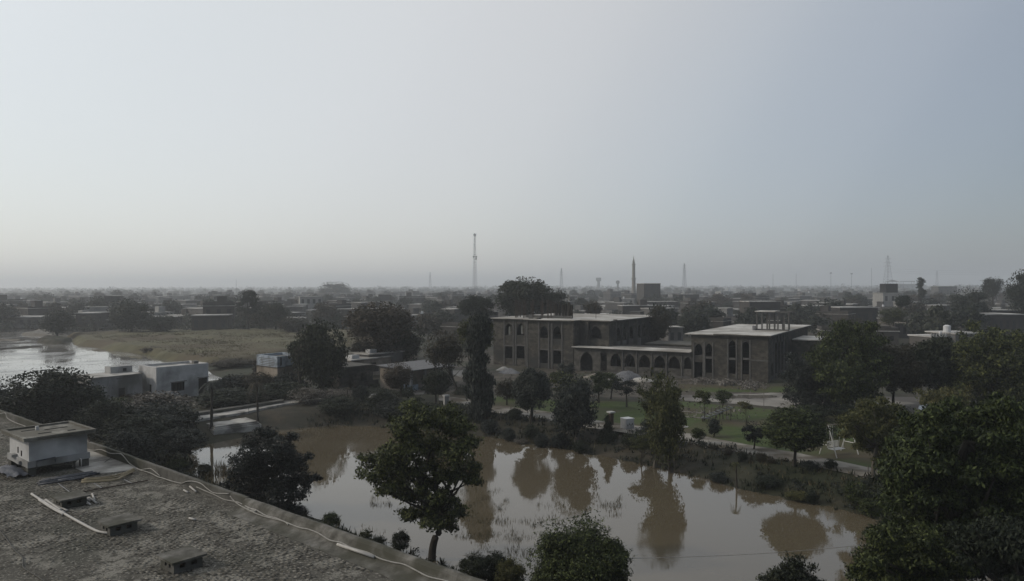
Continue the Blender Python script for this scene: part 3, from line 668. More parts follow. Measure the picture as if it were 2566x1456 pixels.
for (pts, lb) in ((((318, 790), (430, 862), (522, 910)), 'outer short white pipe laid along the long curved pipe'), (((335, 788), (440, 850), (530, 893)), 'middle short white pipe laid along the long curved pipe'), (((362, 795), (450, 835), (553, 878)), 'short white pipe lying nearest the far roof vent'), (((375, 790), (400, 806), (500, 872)), 'topmost white pipe of the small bundle by the far vent')):
    rope('pipe', rpath(pts, z6, RZ + .05 + (.05 if 'topmost' in lb else 0)), .034, 'whitepipe', lb, 'pipe', 'plastic pipes on the roof', True, 8)
cuts = [((660, 765), (740, 830)), ((665, 780), (720, 822)), ((690, 762), (735, 800)), ((655, 790), (700, 815)), ((710, 760), (790, 815)), ((755, 742), (775, 795)), ((1505, 710), (1540, 730)), ((1555, 680), (1608, 724)), ((1550, 940), (1600, 953))]
cl = ['longest pipe offcut beside the far roof vent', 'pipe offcut second from the far roof vent', 'upper pipe offcut of the pile by the far vent', 'lowest pipe offcut touching the far roof vent', 'pipe offcut slanting out of the pile by the far vent', 'pipe offcut leaning steeply at the edge of the pile', 'short pipe stub near the gutter', 'paired longer pipe stub near the gutter', 'lone pale pipe offcut in the middle of the bare roof']
for (p, q), lb in zip(cuts, cl): rope('pipe_offcut', rpath([p, q], z6, RZ + .05), .034, 'whitepipe', lb, 'pipe', 'pipe offcuts on the roof', False, 8)
# dark pipes, bamboo, ladder
dk = [((300, 655), (800, 575)), ((320, 640), (790, 566)), ((340, 628), (760, 560)), ((310, 668), (700, 607)), ((420, 620), (820, 572)), ((480, 632), (730, 590))]
dl = ['front dark pipe of the bundle before the water tank', 'second dark pipe of the bundle before the water tank', 'rear dark pipe of the bundle under the water tank', 'lowest dark pipe of the bundle nearest the ladder', 'top dark pipe lying across the bundle', 'short dark pipe inside the bundle before the tank']
for k, ((p, q), lb) in enumerate(zip(dk, dl)): rope('pipe', rpath([p, q], z6, RZ + .06 + .05 * (k % 2)), .045, 'blackpipe', lb, 'pipe', 'dark pipes below the water tank', False, 8)
bm_ = [((665, 640), (940, 622), (1000, 595), (1060, 560), (1105, 540)), ((670, 628), (900, 612), (975, 596), (1040, 560), (1095, 535)), ((690, 618), (880, 603), (990, 578), (1085, 548)), ((665, 648), (930, 630), (1010, 600), (1100, 552))]
bl = ['yellow bamboo pole bent at its far end, foremost of four', 'yellow bamboo pole second from the front on the roof', 'straighter yellow bamboo pole behind the bent ones', 'lowest yellow bamboo pole resting on the ladder rungs']
for k, (pts, lb) in enumerate(zip(bm_, bl)): rope('bamboo_pole', rpath(pts, z6, RZ + .10 + .02 * (k % 2)), .030, 'bamboo', lb, 'pole', 'bamboo poles on the roof', True, 7)
ld = roofthing('ladder', 'rusty long ladder lying flat on the roof in front of the water tank', 'ladder')
r1 = rpath([(310, 600), (1100, 560)], z6, RZ + .05); r2 = rpath([(640, 730), (1210, 632)], z6, RZ + .05)
def rail(px0, px1, nm='rail'):
    b = B(); b.tube(rpath([px0, px1], z6, RZ + .05), .022, 6); b.obj(nm, MT['rust'], ld)
rail((640, 730), (1210, 632)); rail((455, 645), (1090, 575))
for p, q in (((475, 655), (570, 725)), ((770, 655), (835, 695)), ((1020, 625), (1078, 655)), ((945, 580), (985, 610))):
    b = B(); b.tube(rpath([p, q], z6, RZ + .055), .018, 6); b.obj('rung', MT['metal'], ld)
# three vents
def vent(cpx, cpy, s, label):
    c = RP(cpx, cpy, RZ + .33); t = roofthing('roof_vent', label, 'roof vent', 'square vents on the roof')
    def bx(nm, m, x0, y0, z0, x1, y1, z1):
        b = B(); b.box(c.x + x0, c.y + y0, z0, c.x + x1, c.y + y1, z1); return b.obj(nm, m, t)
    k = .5 * s; j = k - .09
    b = B(); b.box(c.x - k, c.y - k * 1.02, RZ + .30, c.x + k, c.y + k * 1.02, RZ + .36); b.obj('cap_slab', MT['mossy'], t)
    b = B(); x0, x1, y0, y1 = c.x - j, c.x + j, c.y - j, c.y + j; L = 2 * j
    ops = [(L * .30, L * .2, RZ + .12, RZ + .24, False), (L * .70, L * .2, RZ + .12, RZ + .24, False)]
    b.wall((x0, y0), (x1, y0), RZ - .02, RZ + .298, .08, ops); b.wall((x1, y1), (x0, y1), RZ - .02, RZ + .298, .08, ops)
    b.wall((x1, y0 + .08), (x1, y1 - .08), RZ - .02, RZ + .298, .08, ops[:1]); b.wall((x0, y1 - .08), (x0, y0 + .08), RZ - .02, RZ + .298, .08, [(L * .3, L * .15, RZ + .12, RZ + .24, False), (L * .6, L * .15, RZ + .12, RZ + .24, False)])
    b.obj('wall', MT['concrete'], t)
vent(455, 1391, 1.0, 'square concrete roof vent nearest the camera'); vent(297, 1304, 1.02, 'middle concrete roof vent with the white pipe running to it'); vent(176, 1243, 1.0, 'farthest concrete roof vent beside the pipe offcuts')
b = B(); b.tube([(U1 - .1, RP(320, 1092, 8.4).y, 8.4), (U1 - .1, RP(320, 1092, 8.4).y + .02, 8.62)], .02, 6); b.tube([(U1 - .1, RP(320, 1092, 8.4).y - .1, 8.44), (U1 - .1, RP(320, 1092, 8.4).y + .15, 8.5)], .03, 6)
o = b.obj('clamp', MT['rust']); o.rotation_euler = (0, 0, ROZ); tag(o, 'small rusty clamp standing on the parapet coping beyond the water tank', 'clamp')

# ================================================================== the unfinished building
BC = P(1925, 961); BY = R(-32)
u_ = Vector((math.cos(BY), math.sin(BY), 0)); v_ = Vector((-math.sin(BY), math.cos(BY), 0))
def sx(xd, yo=0.0):
    k = (xd - 1283) / 1832.0
    return (k * (BC.y + yo * v_.y) - BC.x - yo * v_.x) / (u_.x - k * u_.y)
def sy(xd, xo):   # local Y of a point on the line X=xo that appears at xd
    k = (xd - 1283) / 1832.0
    return (k * (BC.y + xo * u_.y) - BC.x - xo * u_.x) / (v_.x - k * v_.y)
def zz(yd, xo, yo=0.0):
    q = BC + u_ * xo + v_ * yo; px, py = proj(q + Vector((0, 0, 5 - q.z))); vz = (CM.inverted() @ Vector((q.x, q.y, 5))).z
    return 5 + (py - yd) * (-vz) / 1832.0
def z3x(x): return (1350 + x / 3.165) / 1.1675
def z3y(y): return (780 + y / 3.165) / 1.1675
def z4x(x): return (1900 + x / 3.165) / 1.1675
ub = thing('unfinished_building', 'unfinished brick building with pointed arch windows, ground floor arcade and bare concrete roofs', 'building', BC, BY)
def part(name, b, mat): return b.obj(name, MT[mat], ub)
# right block
HR = 7.5; DR = 34.0; XL = sx(z4x(388))
def ops_from(lst, zx, yo, x0, base=None, zf=None):
    o = []
    for (a, c, t0, t1, ar) in lst:
        xa, xb = sx(zx(a), yo), sx(zx(c), yo); xm = (xa + xb) / 2
        zt, zb = zz(z3y(t0), xm, yo), zz(z3y(t1), xm, yo)
        o.append([xm - x0, xb - xa, max(0.0, zb), zt, ar])
    return o
o = ops_from([(425, 482, 715, 822, True), (425, 497, 885, 1032, False), (520, 578, 712, 832, True), (520, 578, 852, 985, False), (735, 797, 682, 845, True), (735, 797, 864, 993, False), (862, 922, 690, 845, True), (862, 922, 864, 998, False)], z4x, 0, XL)
for i in range(0, 8, 2): o[i + 1][0] = o[i][0]; o[i + 1][1] = max(o[i][1], o[i + 1][1]); o[i][1] = o[i + 1][1]
b = B(); b.wall((XL, 0), (0, 0), 0, HR, .35, [tuple(q) for q in o]); part('wall', b, 'brick')
b = B(); sw = []
for yy, wd, zb, zt in ((2.5, 1.0, .9, 3.1), (5.2, 1.1, 1.0, 6.3), (7.6, 1.1, 1.0, 6.3), (10.0, 1.1, 1.0, 6.3), (13, 1.1, 1.0, 6.3), (29, 1.3, 1, 3), (32, 1.0, 1, 3)): sw.append((yy, wd, zb, zt, True))
b.wall((0, .352), (0, DR), 0, HR, .35, sw); part('wall', b, 'brick')
b = B(); b.wall((0 - .352, DR), (XL + .352, DR), 0, HR, .35, []); b.wall((XL, DR), (XL, .352), 0, HR, .35, []); part('wall', b, 'brick')
b = B(); b.box(XL + .36, .36, 3.55, -.36, DR - .36, 3.75); part('floor_slab', b, 'dirt')  # dark earth colour stands in for the shade inside the rooms
b = B(); b.prism([(sx(z4x(600)), -.7), (.6, -.7), (.6, DR + .4), (sx(z4x(600)), DR + .4)], HR + .20, HR + .30); part('roof_slab', b, 'slab')
b = B(); b.box(sx(z4x(600)) + .01, -.6, HR + .002, .5, DR + .3, HR + .198); part('fascia', b, 'greybrick')  # darker strip than the slab: roof edge shade put into its colour
b = B(); b.prism([(XL - 1.0, -.5), (sx(z4x(600)) - .002, -.5), (sx(z4x(600)) - .002, DR + .2), (XL - 1.0, DR + .2)], HR + .002, HR + .16); part('roof_slab', b, 'slab')
for i in range(0, 8, 2):      # frames proud of the wall beside the tall windows
    xm = XL + o[i][0]; wd = o[i][1] / 2
    b = B(); b.box(xm - wd - .28, -.10, .0 if i else .2, xm - wd - .06, -.003, o[i][3] + .2); b.box(xm + wd + .06, -.10, 0, xm + wd + .28, -.003, o[i][3] + .2); part('pilaster', b, 'plaster_raw')
    zb, zt = o[i + 1][3], o[i][2]
    if i: b = B(); b.box(xm - wd + .02, -.03, zb, xm + wd - .02, -.003, zt); part('spandrel', b, 'plaster_raw')
b = B(); b.box(sx(z4x(940)), -.05, 3.5, -.002, -.003, 3.75); part('lintel_band', b, 'plaster_raw')
for yy in (4.0, 6.4, 8.8, 11.3, 14.3):
    b = B(); b.box(.003, yy - .12, 0, .14, yy + .12, HR - .1); part('pilaster', b, 'plaster_raw')
# low extension behind on the right
b = B(); Y0 = sy(1978, 0); b.wall((.36, Y0), (6.6, Y0), 0, 6.0, .3, [(2.4, 2.0, 0, 4.0, True), (4.7, .5, 1, 4.2, False)]); b.wall((6.6, Y0 + .302), (6.6, Y0 + 9), 0, 6.0, .3, [(2, 1.2, 1, 3, True), (5, 1.2, 1, 3, True)]); part('wall', b, 'brick')
b = B(); b.box(.62, Y0 - .5, 6.002, 7.2, Y0 + 9.4, 6.2); part('roof_slab', b, 'slab')
# open frame on the roof
fz = HR + .30; fy = sy(z4x(1295), 0) if False else 13.0
xs_ = [sx(z4x(q), fy) for q in (995, 1042, 1112, 1190, 1248, 1290)]; zt_ = zz(z3y(418), xs_[0], fy)
for k, x in enumerate(xs_):
    b = B(); b.box(x - .11, fy - .11, fz, x + .11, fy + .11, zt_ - .02 if k in (0, 5, 1) else zt_ - .35 - .1 * k); part('column', b, 'plaster_raw')
for k, x in enumerate(xs_[1:5]):
    b = B(); b.box(x - .02, fy + 3.4, fz, x + .25, fy + 3.66, zt_ - .3); part('column', b, 'plaster_raw')
b = B(); b.box(xs_[0] - .3, fy - .3, zt_, sx(z4x(1165), fy), fy + 3.9, zt_ + .14); part('stair_roof', b, 'slab')
b = B(); b.box(sx(z4x(1175), fy), fy - .12, zt_ - .1, xs_[5] + .15, fy + .10, zt_ + .05); b.box(sx(z4x(1175), fy), fy + 3.4, zt_ - .1, xs_[5] + .15, fy + 3.6, zt_ + .05); part('beam', b, 'plaster_raw')
b = B(); b.box(xs_[0] - .5, fy - 1.2, fz, xs_[0] - .05, fy - .5, fz + .75); part('water_barrel', b, 'gravel')
b = B(); b.box(xs_[0] - .2, fy - .5, fz, xs_[5] + .2, fy - .35, fz + .22); part('kerb', b, 'plaster_raw')
# arcade
XA0, XA1 = sx(z3x(1040)), XL - .004
o = ops_from([(1100, 1213, 782, 968, True)], z3x, 0, XA0) + ops_from([(1287, 1345, 790, 975, False)], z3x, 0, XA0) + ops_from([(1380, 1476, 785, 925, True), (1510, 1606, 790, 930, True), (1642, 1746, 790, 935, True), (1782, 1884, 795, 940, True), (1914, 2022, 800, 945, True), (2060, 2128, 800, 950, True)], z3x, 0, XA0)
for q in o: q[3] = min(q[3], 3.62)
b = B(); b.wall((XA0, 0), (XA1, 0), 0, 4.28, .35, [tuple(q) for q in o]); part('arcade_wall', b, 'greybrick')
b = B(); b.prism([(XA0 - .1, -.9), (XA0 + 5.2, -.7), (XA0 + 6.2, -.9), (XA1, -.75), (XA1, 4.6), (XA0 - .1, 4.6)], 4.42, 4.52); part('arcade_roof', b, 'slab')
b = B(); b.box(XA0, -.55, 4.282, XA1, 4.5, 4.418); part('fascia', b, 'plaster_raw')  # shade below the arcade roof edge painted in as a darker strip
b = B(); b.wall((XA0 + .4, 4.2), (XA1, 4.2), 0, 4.28, .25, [(2.4 + 4.0 * i, 2.9, 0.0, 3.6, True) for i in range(int((XA1 - XA0 - 2.5) / 4.0))]); part('arcade_wall', b, 'darkwood')  # rear wall coloured dark to stand in for shade inside the arcade
b = B(); b.box(XA0 + .4, 9.0, 0, XA1, 9.2, 4.28); b.box(XA0 + .4, 4.601, 4.29, XA1, 9.2, 4.5); part('rear_room', b, 'brick')
for x in [XA0 + (o[i][0] + o[i][1] / 2 + o[i + 1][0] - o[i + 1][1] / 2) / 2 for i in range(2, len(o) - 1)]:
    b = B(); b.box(x - .09, -.16, .0, x + .09, -.003, 4.1); part('pilaster', b, 'plaster_raw')
b = B(); b.box(sx(z3x(1765)) - .3, -1.5, 0, sx(z3x(1765)) + .35, -.9, 1.3); part('brick_pier', b, 'brick')
b = B(); b.box(XA0 + 8, -.9, 0, XA1, -.75, .35); part('plinth', b, 'plaster_raw')
# rear gallery roof seen over the arcade
b = B(); b.box(XA0 + 9, 13, 0, XL - .01, 13.3, 4.4); b.box(XA0 + 9, 13.31, 0, XL - .01, 20, 4.4); part('rear_wing_wall', b, 'brick')
b = B(); b.box(XA0 + 9.0, 12.4, 4.402, XL - .01, 20.4, 4.62); part('rear_wing_roof', b, 'concrete')
# left block
HL = 9.1; XB0, XB1, XC1 = sx(z3x(608)), sx(z3x(1035)), sx(z3x(1365), 2.6); XW = sx(1236, 1.2)
def stack(lst, yo, x0):
    o = ops_from(lst, z3x, yo, x0)
    for i in range(0, len(o), 2): o[i + 1][0] = o[i][0]; o[i + 1][1] = o[i][1] = (o[i][1] + o[i + 1][1]) / 2
    return o
oB = stack([(728, 797, 548, 663, True), (733, 803, 773, 896, False), (850, 920, 553, 668, True), (853, 925, 777, 902, False)], 0, XB0)
b = B(); b.wall((XB0, 0), (XB1, 0), 0, HL, .35, [tuple(q) for q in oB]); part('wall', b, 'brick')
oA = stack([(300, 350, 525, 630, True), (300, 350, 740, 850, False), (405, 470, 525, 632, True), (405, 470, 738, 852, False), (513, 582, 525, 635, True), (513, 582, 735, 852, False)], 1.2, XW)
oA = [tuple(q) for q in oA if q[0] - q[1] / 2 > .3]
b = B(); b.wall((XW, 1.2), (XB0 + .3, 1.2), 0, HL, .35, oA); part('wall', b, 'brick')
b = B(); b.wall((XB0, 1.55), (XB0, .352), 0, HL, .3, []); b.wall((XW, 16), (XW, 1.56), 0, HL, .35, [(4, 1.2, 5.5, 7.6, True), (9, 1.2, 5.5, 7.6, True)]); part('wall', b, 'brick')
oC = ops_from([(1066, 1092, 562, 662, True), (1190, 1296, 552, 666, True)], z3x, 2.6, XB1)
b = B(); b.wall((XB1, 2.6), (XC1, 2.6), 0, HL, .35, [tuple(q) for q in oC] ); part('wall', b, 'brick')
b = B(); b.wall((XB1, .352), (XB1, 2.598), 0, HL, .3, []); part('wall', b, 'brick')
YE = sy(z3x(1735), XC1); oS = []
for (a, c) in ((1430, 1471), (1490, 1528), (1550, 1592), (1628, 1662), (1680, 1706)):
    ya, yb = sy(z3x(a), XC1), sy(z3x(c), XC1); oS.append(((ya + yb) / 2 - 2.952, (yb - ya) * .85, 5.3, 7.9, True))
b = B(); b.wall((XC1, 2.952), (XC1, YE + 6), 0, HL, .35, oS + [(YE + 1.2, 1.2, 4.6, 8.0, False)]); part('wall', b, 'brick')
b = B(); b.wall((XC1 - .36, YE + 6), (XW + .36, YE + 6), 0, HL, .35, []); b.wall((XW, YE + 6), (XW, 16.01), 0, HL, .35, []); part('wall', b, 'brick')
b = B(); b.prism([(XW - .9, .6), (XB0 - .5, .6), (XB0 - .5, -.7), (XB1 + .5, -.7), (XB1 + .5, 1.9), (XC1 + .7, 1.9), (XC1 + .7, YE + 7), (XW - .9, YE + 7)], HL + .17, HL + .26); part('roof_slab', b, 'slab')
b = B(); b.prism([(XW - .8, .7), (XB0 - .4, .7), (XB0 - .4, -.6), (XB1 + .4, -.6), (XB1 + .4, 2.0), (XC1 + .6, 2.0), (XC1 + .6, YE + 6.9), (XW - .8, YE + 6.9)], HL + .002, HL + .168); part('fascia', b, 'greybrick')  # darker band under the pale slab, its edge shade given as colour
b = B(); b.box(XW + .4, 3.1, 4.5, XC1 - .4, YE + 5.9, 4.7); b.box(XW + .4, 1.6, 4.5, XB0, 3.0, 4.7); part('floor_slab', b, 'dirt')  # floors coloured dark too, room shade put into the material
for (x0, op, yo) in ((XB0, oB, 0), (XW, oA, 1.2)):
    for q in op[::2]:
        for sgn in (-1, 1):
            xm = x0 + q[0] + sgn * (q[1] / 2 + .25); b = B(); b.box(xm - .13, yo - .12, 0, xm + .13, yo - .003, HL - .15); part('pilaster', b, 'plaster_raw')
    for q in op[1::2]:
        xm = x0 + q[0]; b = B(); b.box(xm - q[1] / 2 - .1, yo - .10, q[3] + .002, xm + q[1] / 2 + .1, yo - .003, q[3] + .24); part('lintel', b, 'plaster_raw')
        b = B(); b.box(xm - q[1] / 2, yo + .05, q[2] - .06, xm + q[1] / 2, yo + .2, q[2] + .03); part('sill', b, 'plaster_raw')
for q in oS[:-1]:
    y = 2.952 + q[0]; b = B(); b.box(XC1 + .003, y - q[1] / 2 - .35, 0, XC1 + .13, y - q[1] / 2 - .1, HL - .1); part('pilaster', b, 'plaster_raw')
    b = B(); b.box(XC1 - .02 + .023, y - q[1] / 2, 3.0, XC1 + .05, y + q[1] / 2, 5.2); part('infill_panel', b, 'greywall')
b = B(); b.box(sx(z3x(1150), 2.3), 2.1, 4.6, sx(z3x(1178), 2.3), 2.59, HL - .1); part('column', b, 'brick')
b = B(); b.tube([(XB0 + .02, -.12, 0), (XB0 + .02, -.12, HL)], .07, 6); part('drain_pipe', b, 'cable')
# starter bars and stub walls on the roof
fz = HL + .26; ry = 4.5
for k, q in enumerate((503, 520, 545, 575, 592, 648, 662, 740, 752, 800, 830, 860)):
    x = sx(z3x(q), ry + (k % 3)); hgt = (zz(z3y(325 + 12 * (k % 3)), x, ry) - fz)
    b = B()
    for dx, dy in ((-.1, -.1), (.1, -.1), (.1, .1), (-.1, .1)): b.tube([(x + dx, ry + k % 3 + dy, fz), (x + dx * 1.5, ry + k % 3 + dy, fz + hgt * 1.15)], .04, 4)
    part('starter_bar', b, 'rust')
for k, q in enumerate((876, 905, 934, 962, 990, 1014)):
    x = sx(z3x(q), 6 + .8 * (k % 2)); b = B(); b.box(x - .22, 6 + .8 * (k % 2), fz, x + .22, 6.4 + .8 * (k % 2), fz + 2.9 + .3 * math.sin(k * 2.1)); part('brick_column', b, 'darkwood')
b = B(); b.box(sx(z3x(600), 5.4), 5.4, fz, sx(z3x(1020), 5.4), 5.6, fz + .55); part('low_wall', b, 'plaster_raw')
b = B(); x = sx(z3x(750), 3); b.tube([(x, 3, fz), (x, 3, fz + 4.2)], .05, 5); part('pole', b, 'rust')
b = B(); x = sx(z3x(1245), 9); b.tube([(x, 9, fz), (x, 9, fz + 3.4)], .05, 5); part('pole', b, 'rust')
for (xq, yq, s, m) in ((690, 1.0, .5, 'rubble'), (720, 1.6, .4, 'void'), (1425, 3.2, .35, 'darkwood'), (650, 1.8, .6, 'plaster_raw')):
    x = sx(z3x(xq), yq); b = B(); b.box(x - s, yq - s * .4, fz, x + s, yq + s * .5, fz + s * .5); part('brick_heap', b, m)

# ================================================================== other buildings of the compound
def house_axes(angle_deg):
    """x axis along azimuth angle (clockwise from +Y)"""
    return R(90 - angle_deg)
# white house: front corner at px 392, right face runs at azimuth 40
HC = P(392, 1004); wh = thing('white_house', 'single storey whitewashed house with flat roof behind the scrub on the left', 'house', HC, house_axes(39.5))
def solveL(C, az, px):  # length along azimuth to reach px
    k = (px - 1283) / 1832.0; s, c = math.sin(R(az)), math.cos(R(az)); return (k * C.y - C.x) / (s - k * c)
def zat(C, py):
    vz = (CM.inverted() @ Vector((C.x, C.y, 5))).z; px, p5 = proj((C.x, C.y, 5)); return 5 + (p5 - py) * (-vz) / 1832.0
Lw = solveL(HC, 39.5, 521); Hh = zat(HC, 921)
wl = (solveL(HC, 39.5, (500 + 110 / 2.85) / 1.1675))
a0 = solveL(HC, 39.5, 458.5); a1 = solveL(HC, 39.5, 495.5)
xw0, xw1 = solveL(HC, 39.5, (200 + 1745 / 5.83) / 1.1675), solveL(HC, 39.5, (200 + 1972 / 5.83) / 1.1675)
xd0 = solveL(HC, 39.5, (200 + 2205 / 5.83) / 1.1675)
b = B(); b.wall((0, 0), (Lw, 0), 0, Hh, .3, [((xw0 + xw1) / 2, xw1 - xw0, 1.0, 2.25, False), (xd0 + .7, 1.3, 0, 2.5, False)])
b.wall((Lw, .302), (Lw, 5.5), 0, Hh, .3); b.wall((Lw - .302, 5.5), (.302, 5.5), 0, Hh, .3); b.wall((0, 5.5), (0, .302), 0, Hh, .3, [(3.6, .8, 0, 2.1, False)]); b.obj('wall', MT['white'], wh)
b = B(); b.box(.31, .31, Hh - .45, Lw - .31, 5.19, Hh - .3); b.obj('roof', MT['pad'], wh)
wn = B(); wn.box(xw0, .14, 1.0, xw1, .18, 2.25); wn = wn.obj('window', MT['void'], wh)
for k in range(5):
    b = B(); x = xw0 + (xw1 - xw0) * (k / 4); b.box(x - .04 + (.04 if k == 0 else -.04 if k == 4 else 0), .08, 1.0, x + .04 + (.04 if k == 0 else -.04 if k == 4 else 0), .139, 2.25); b.obj('frame', MT['darkwood'], wn)
b = B(); b.box(xw0 - .15, -.45, 2.35, xw1 + .15, -.003, 2.43); b.obj('window_hood', MT['white2'], wh)
b = B(); b.box(xd0 - .1, -.45, 2.6, xd0 + 1.5, -.003, 2.68); b.obj('door_hood', MT['white2'], wh)
b = B(); b.box(xd0 + .05, .14, 0, xd0 + 1.35, .18, 2.5); b.obj('door', MT['void'], wh)
b = B(); b.box(.12, 1.52, 0, .16, 2.28, 2.1); b.obj('door', MT['darkwood'], wh)
b = B(); b.box(Lw * .78, 1.0, Hh - .298, Lw * .78 + .7, 1.7, Hh + .35); b.obj('chimney', MT['white2'], wh)
# lower annex to the left of it
LC = P(228, 1018); an = thing('annex', 'long low whitewashed annex with a dark doorway, left of the white house', 'house', LC, house_axes(39.5))
La = solveL(LC, 39.5, 355); Ha = zat(LC, 949); dx0 = solveL(LC, 39.5, (200 + 848 / 5.83) / 1.1675)
b = B(); b.wall((0, 0), (La, 0), 0, Ha, .25, [(dx0 + .4, .85, 0, 2.0, False)]); b.wall((La, .252), (La, 5), 0, Ha, .25); b.wall((La - .25, 5), (.25, 5), 0, Ha, .25); b.wall((0, 5), (0, .252), 0, Ha, .25); b.obj('wall', MT['white2'], an)
b = B(); b.box(-.15, -.15, Ha + .002, La + .1, 5.15, Ha + .10); b.obj('roof', MT['pad'], an)
b = B(); b.box(dx0, .12, 0, dx0 + .8, .16, 2.0); b.obj('door', MT['void'], an)
b = B(); b.box(dx0 - .3, -.06, Ha - .4, dx0 + 1.4, -.003, Ha - .28); b.obj('hood', MT['greywall'], an)
b = B(); b.box(La * .55, 3.0, Ha + .102, La * .99, 4.9, Ha + 1.0); ub2 = b.obj('upper_room', MT['white2'], an)
b = B(); b.box(La * .80, 2.94, Ha + .3, La * .80 + .45, 2.998, Ha + .7); b.obj('window', MT['void'], ub2)
# signed hall with painted upper walls
SCn = P(762, 992, 0); SCn = P((700 + 905 / 8.09) / 1.1675, 985)
sh = thing('painted_hall', 'small hall with blue grey painted upper walls over beige ones, beside the crop field', 'house', SCn, house_axes(39.5))
Ls = solveL(SCn, 39.5, 760); Hs = zat(SCn, (1000 + 350 / 8.09) / 1.1675); Hm = zat(SCn, (1000 + 610 / 8.09) / 1.1675)
# left face runs back-left at azimuth -50
Ll = solveL(SCn, -50.5, (700 + 400 / 8.09) / 1.1675)
b = B(); b.wall((0, 0), (Ls, 0), 0, Hm, .3, [(1.6, 1.1, .8, 2.2, False), (3.6, 1.1, .8, 2.2, False)]); b.wall((Ls, .302), (Ls, Ll), 0, Hm, .3); b.wall((Ls - .302, Ll), (.302, Ll), 0, Hm, .3)
b.wall((0, Ll), (0, .302), 0, Hm, .3, [(Ll * .2, 1.0, .8, 2.2, False), (Ll * .62, 1.4, .8, 2.2, False)]); b.obj('wall', MT['beige'], sh)
b = B(); b.wall((0, 0), (Ls, 0), Hm + .002, Hs, .3); b.wall((Ls, .302), (Ls, Ll), Hm + .002, Hs, .3); b.wall((Ls - .302, Ll), (.302, Ll), Hm + .002, Hs, .3); b.wall((0, Ll), (0, .302), Hm + .002, Hs, .3); b.obj('upper_wall', MT['bluewall'], sh)
b = B(); b.box(.31, .31, Hs - .5, Ls - .31, Ll - .31, Hs - .35); b.obj('roof', MT['concrete'], sh)
b = B(); b.box(-.12, -.12, Hm - .08, -.003, Ll, Hm + .04); b.box(-.003, -.12, Hm - .08, Ls, -.004, Hm + .04); b.obj('moulding', MT['greywall'], sh)
for q in range(5):   # faded lines of lettering-like rows on the painted face, too worn to read
    b = B(); yy = Ll * .16; z = Hs - .45 - q * (Hs - Hm) * .15; b.box(-.006, yy, z - .05, -.003, Ll * (.86 - .04 * (q % 2)), z + .05); b.obj('faded_stripe', MT['greywall'], sh)
b = B(); b.box(.5, -.03, Hm + .2, .62, -.003, Hs - .1); b.box(Ls * .12, -.03, Hm + .3, Ls * .16, -.003, Hs - .2); b.box(Ls * .3, -.03, Hm + .05, Ls * .7, -.003, Hm + .15); b.obj('peeling_patch', MT['void'], sh)
b = B(); b.tube([(Ls * .22, -.5, 0), (Ls * .22, -.5, Hm - .1)], .05, 6); b.obj('post', MT['greywall'], sh)
# beige hut
HT = P((940 + 355 / 6.415) / 1.1675, (1000 + 905 / 6.415) / 1.1675)
ht = thing('beige_hut', 'small beige walled hut with a pale gable wall beside the drooping tree', 'hut', HT, house_axes(39.5))
Lh = solveL(HT, 39.5, 925); Lb = solveL(HT, -50.5, (940 + 175 / 6.415) / 1.1675); Hx = zat(HT, (1000 + 610 / 6.415) / 1.1675); 
b = B(); b.wall((0, 0), (Lh, 0), 0, Hx + .9, .25, [(2.2, 1.0, 0, 2.2, False), (4.6, 1.2, .9, 2.2, False), (7.0, 1.2, .9, 2.2, False)]); b.wall((Lh, .252), (Lh, 5), 0, Hx + .9, .25); b.wall((Lh, 5.25), (0, 5.25), 0, Hx + .9, .25); b.obj('wall', MT['brick'], ht)
b = B(); b.wall((0, Lb), (0, .002), 0, Hx, .25); b.obj('gable_wall', MT['beige'], ht)
b = B(); b.box(-.1, -.4, Hx + .902, Lh + .3, 5.5, Hx + 1.05); b.obj('roof', MT['concrete'], ht)
# flat terraces behind it
for (px, py, L_, D_, zt, mt, lb) in ((880, 948, 9, 6, 3.0, 'beige', 'flat roofed beige house half hidden behind the spreading tree'), (925, 940, 8, 5, 3.6, 'greywall', 'grey flat roofed house with rooftop clutter under the spreading tree'), (985, 905, 7, 5, 3.6, 'beige', 'small tan roofed house glimpsed under the spreading crown')):
    C = P(px, py); hh = thing('terrace_house', lb, 'house', C, house_axes(39.5))
    b = B(); b.wall((0, 0), (L_, 0), 0, zt, .25, [(2, 1.1, 1, 2.3, False), (5, 1.1, 1, 2.3, False)]); b.wall((L_, .252), (L_, D_), 0, zt, .25); b.wall((L_ - .25, D_), (0.25, D_), 0, zt, .25); b.wall((0, D_), (0, .252), 0, zt, .25); b.obj('wall', MT[mt], hh)
    b = B(); b.box(-.3, -.3, zt + .002, L_ + .3, D_ + .3, zt + .16); b.obj('roof', MT['pad'], hh)
    b = B(); b.box(1, 1, zt + .162, 2.6, 2.2, zt + .8); b.obj('rooftop_box', MT['white'], hh)
# veranda house
VC = P((940 + 1720 / 6.415) / 1.1675, (1000 + 925 / 6.415) / 1.1675)
vh = thing('veranda_house', 'low house with sloping pale veranda roof among the round trees', 'house', VC, house_axes(39.5))
Hv = zat(VC, (1000 + 540 / 6.415) / 1.1675)
b = B(); b.hexa([(-1.2, -.6, Hv), (9.0, -.6, Hv), (9.0, 7.0, Hv + .35), (-1.2, 7.0, Hv + .35), (-1.2, -.6, Hv + .12), (9.0, -.6, Hv + .12), (9.0, 7.0, Hv + .47), (-1.2, 7.0, Hv + .47)]); b.obj('roof', MT['gravel'], vh)
b = B(); b.wall((-.9, 2.2), (8.7, 2.2), 0, Hv, .25, [(2.0, 1.1, 0, 2.1, False), (5.2, 1.2, .9, 2.1, False)]); b.wall((8.7, 2.46), (8.7, 6.5), 0, Hv, .25); b.wall((8.4, 6.5), (-.9, 6.5), 0, Hv, .25); b.wall((-.9, 6.3), (-.9, 2.46), 0, Hv, .25); b.obj('wall', MT['beige'], vh)
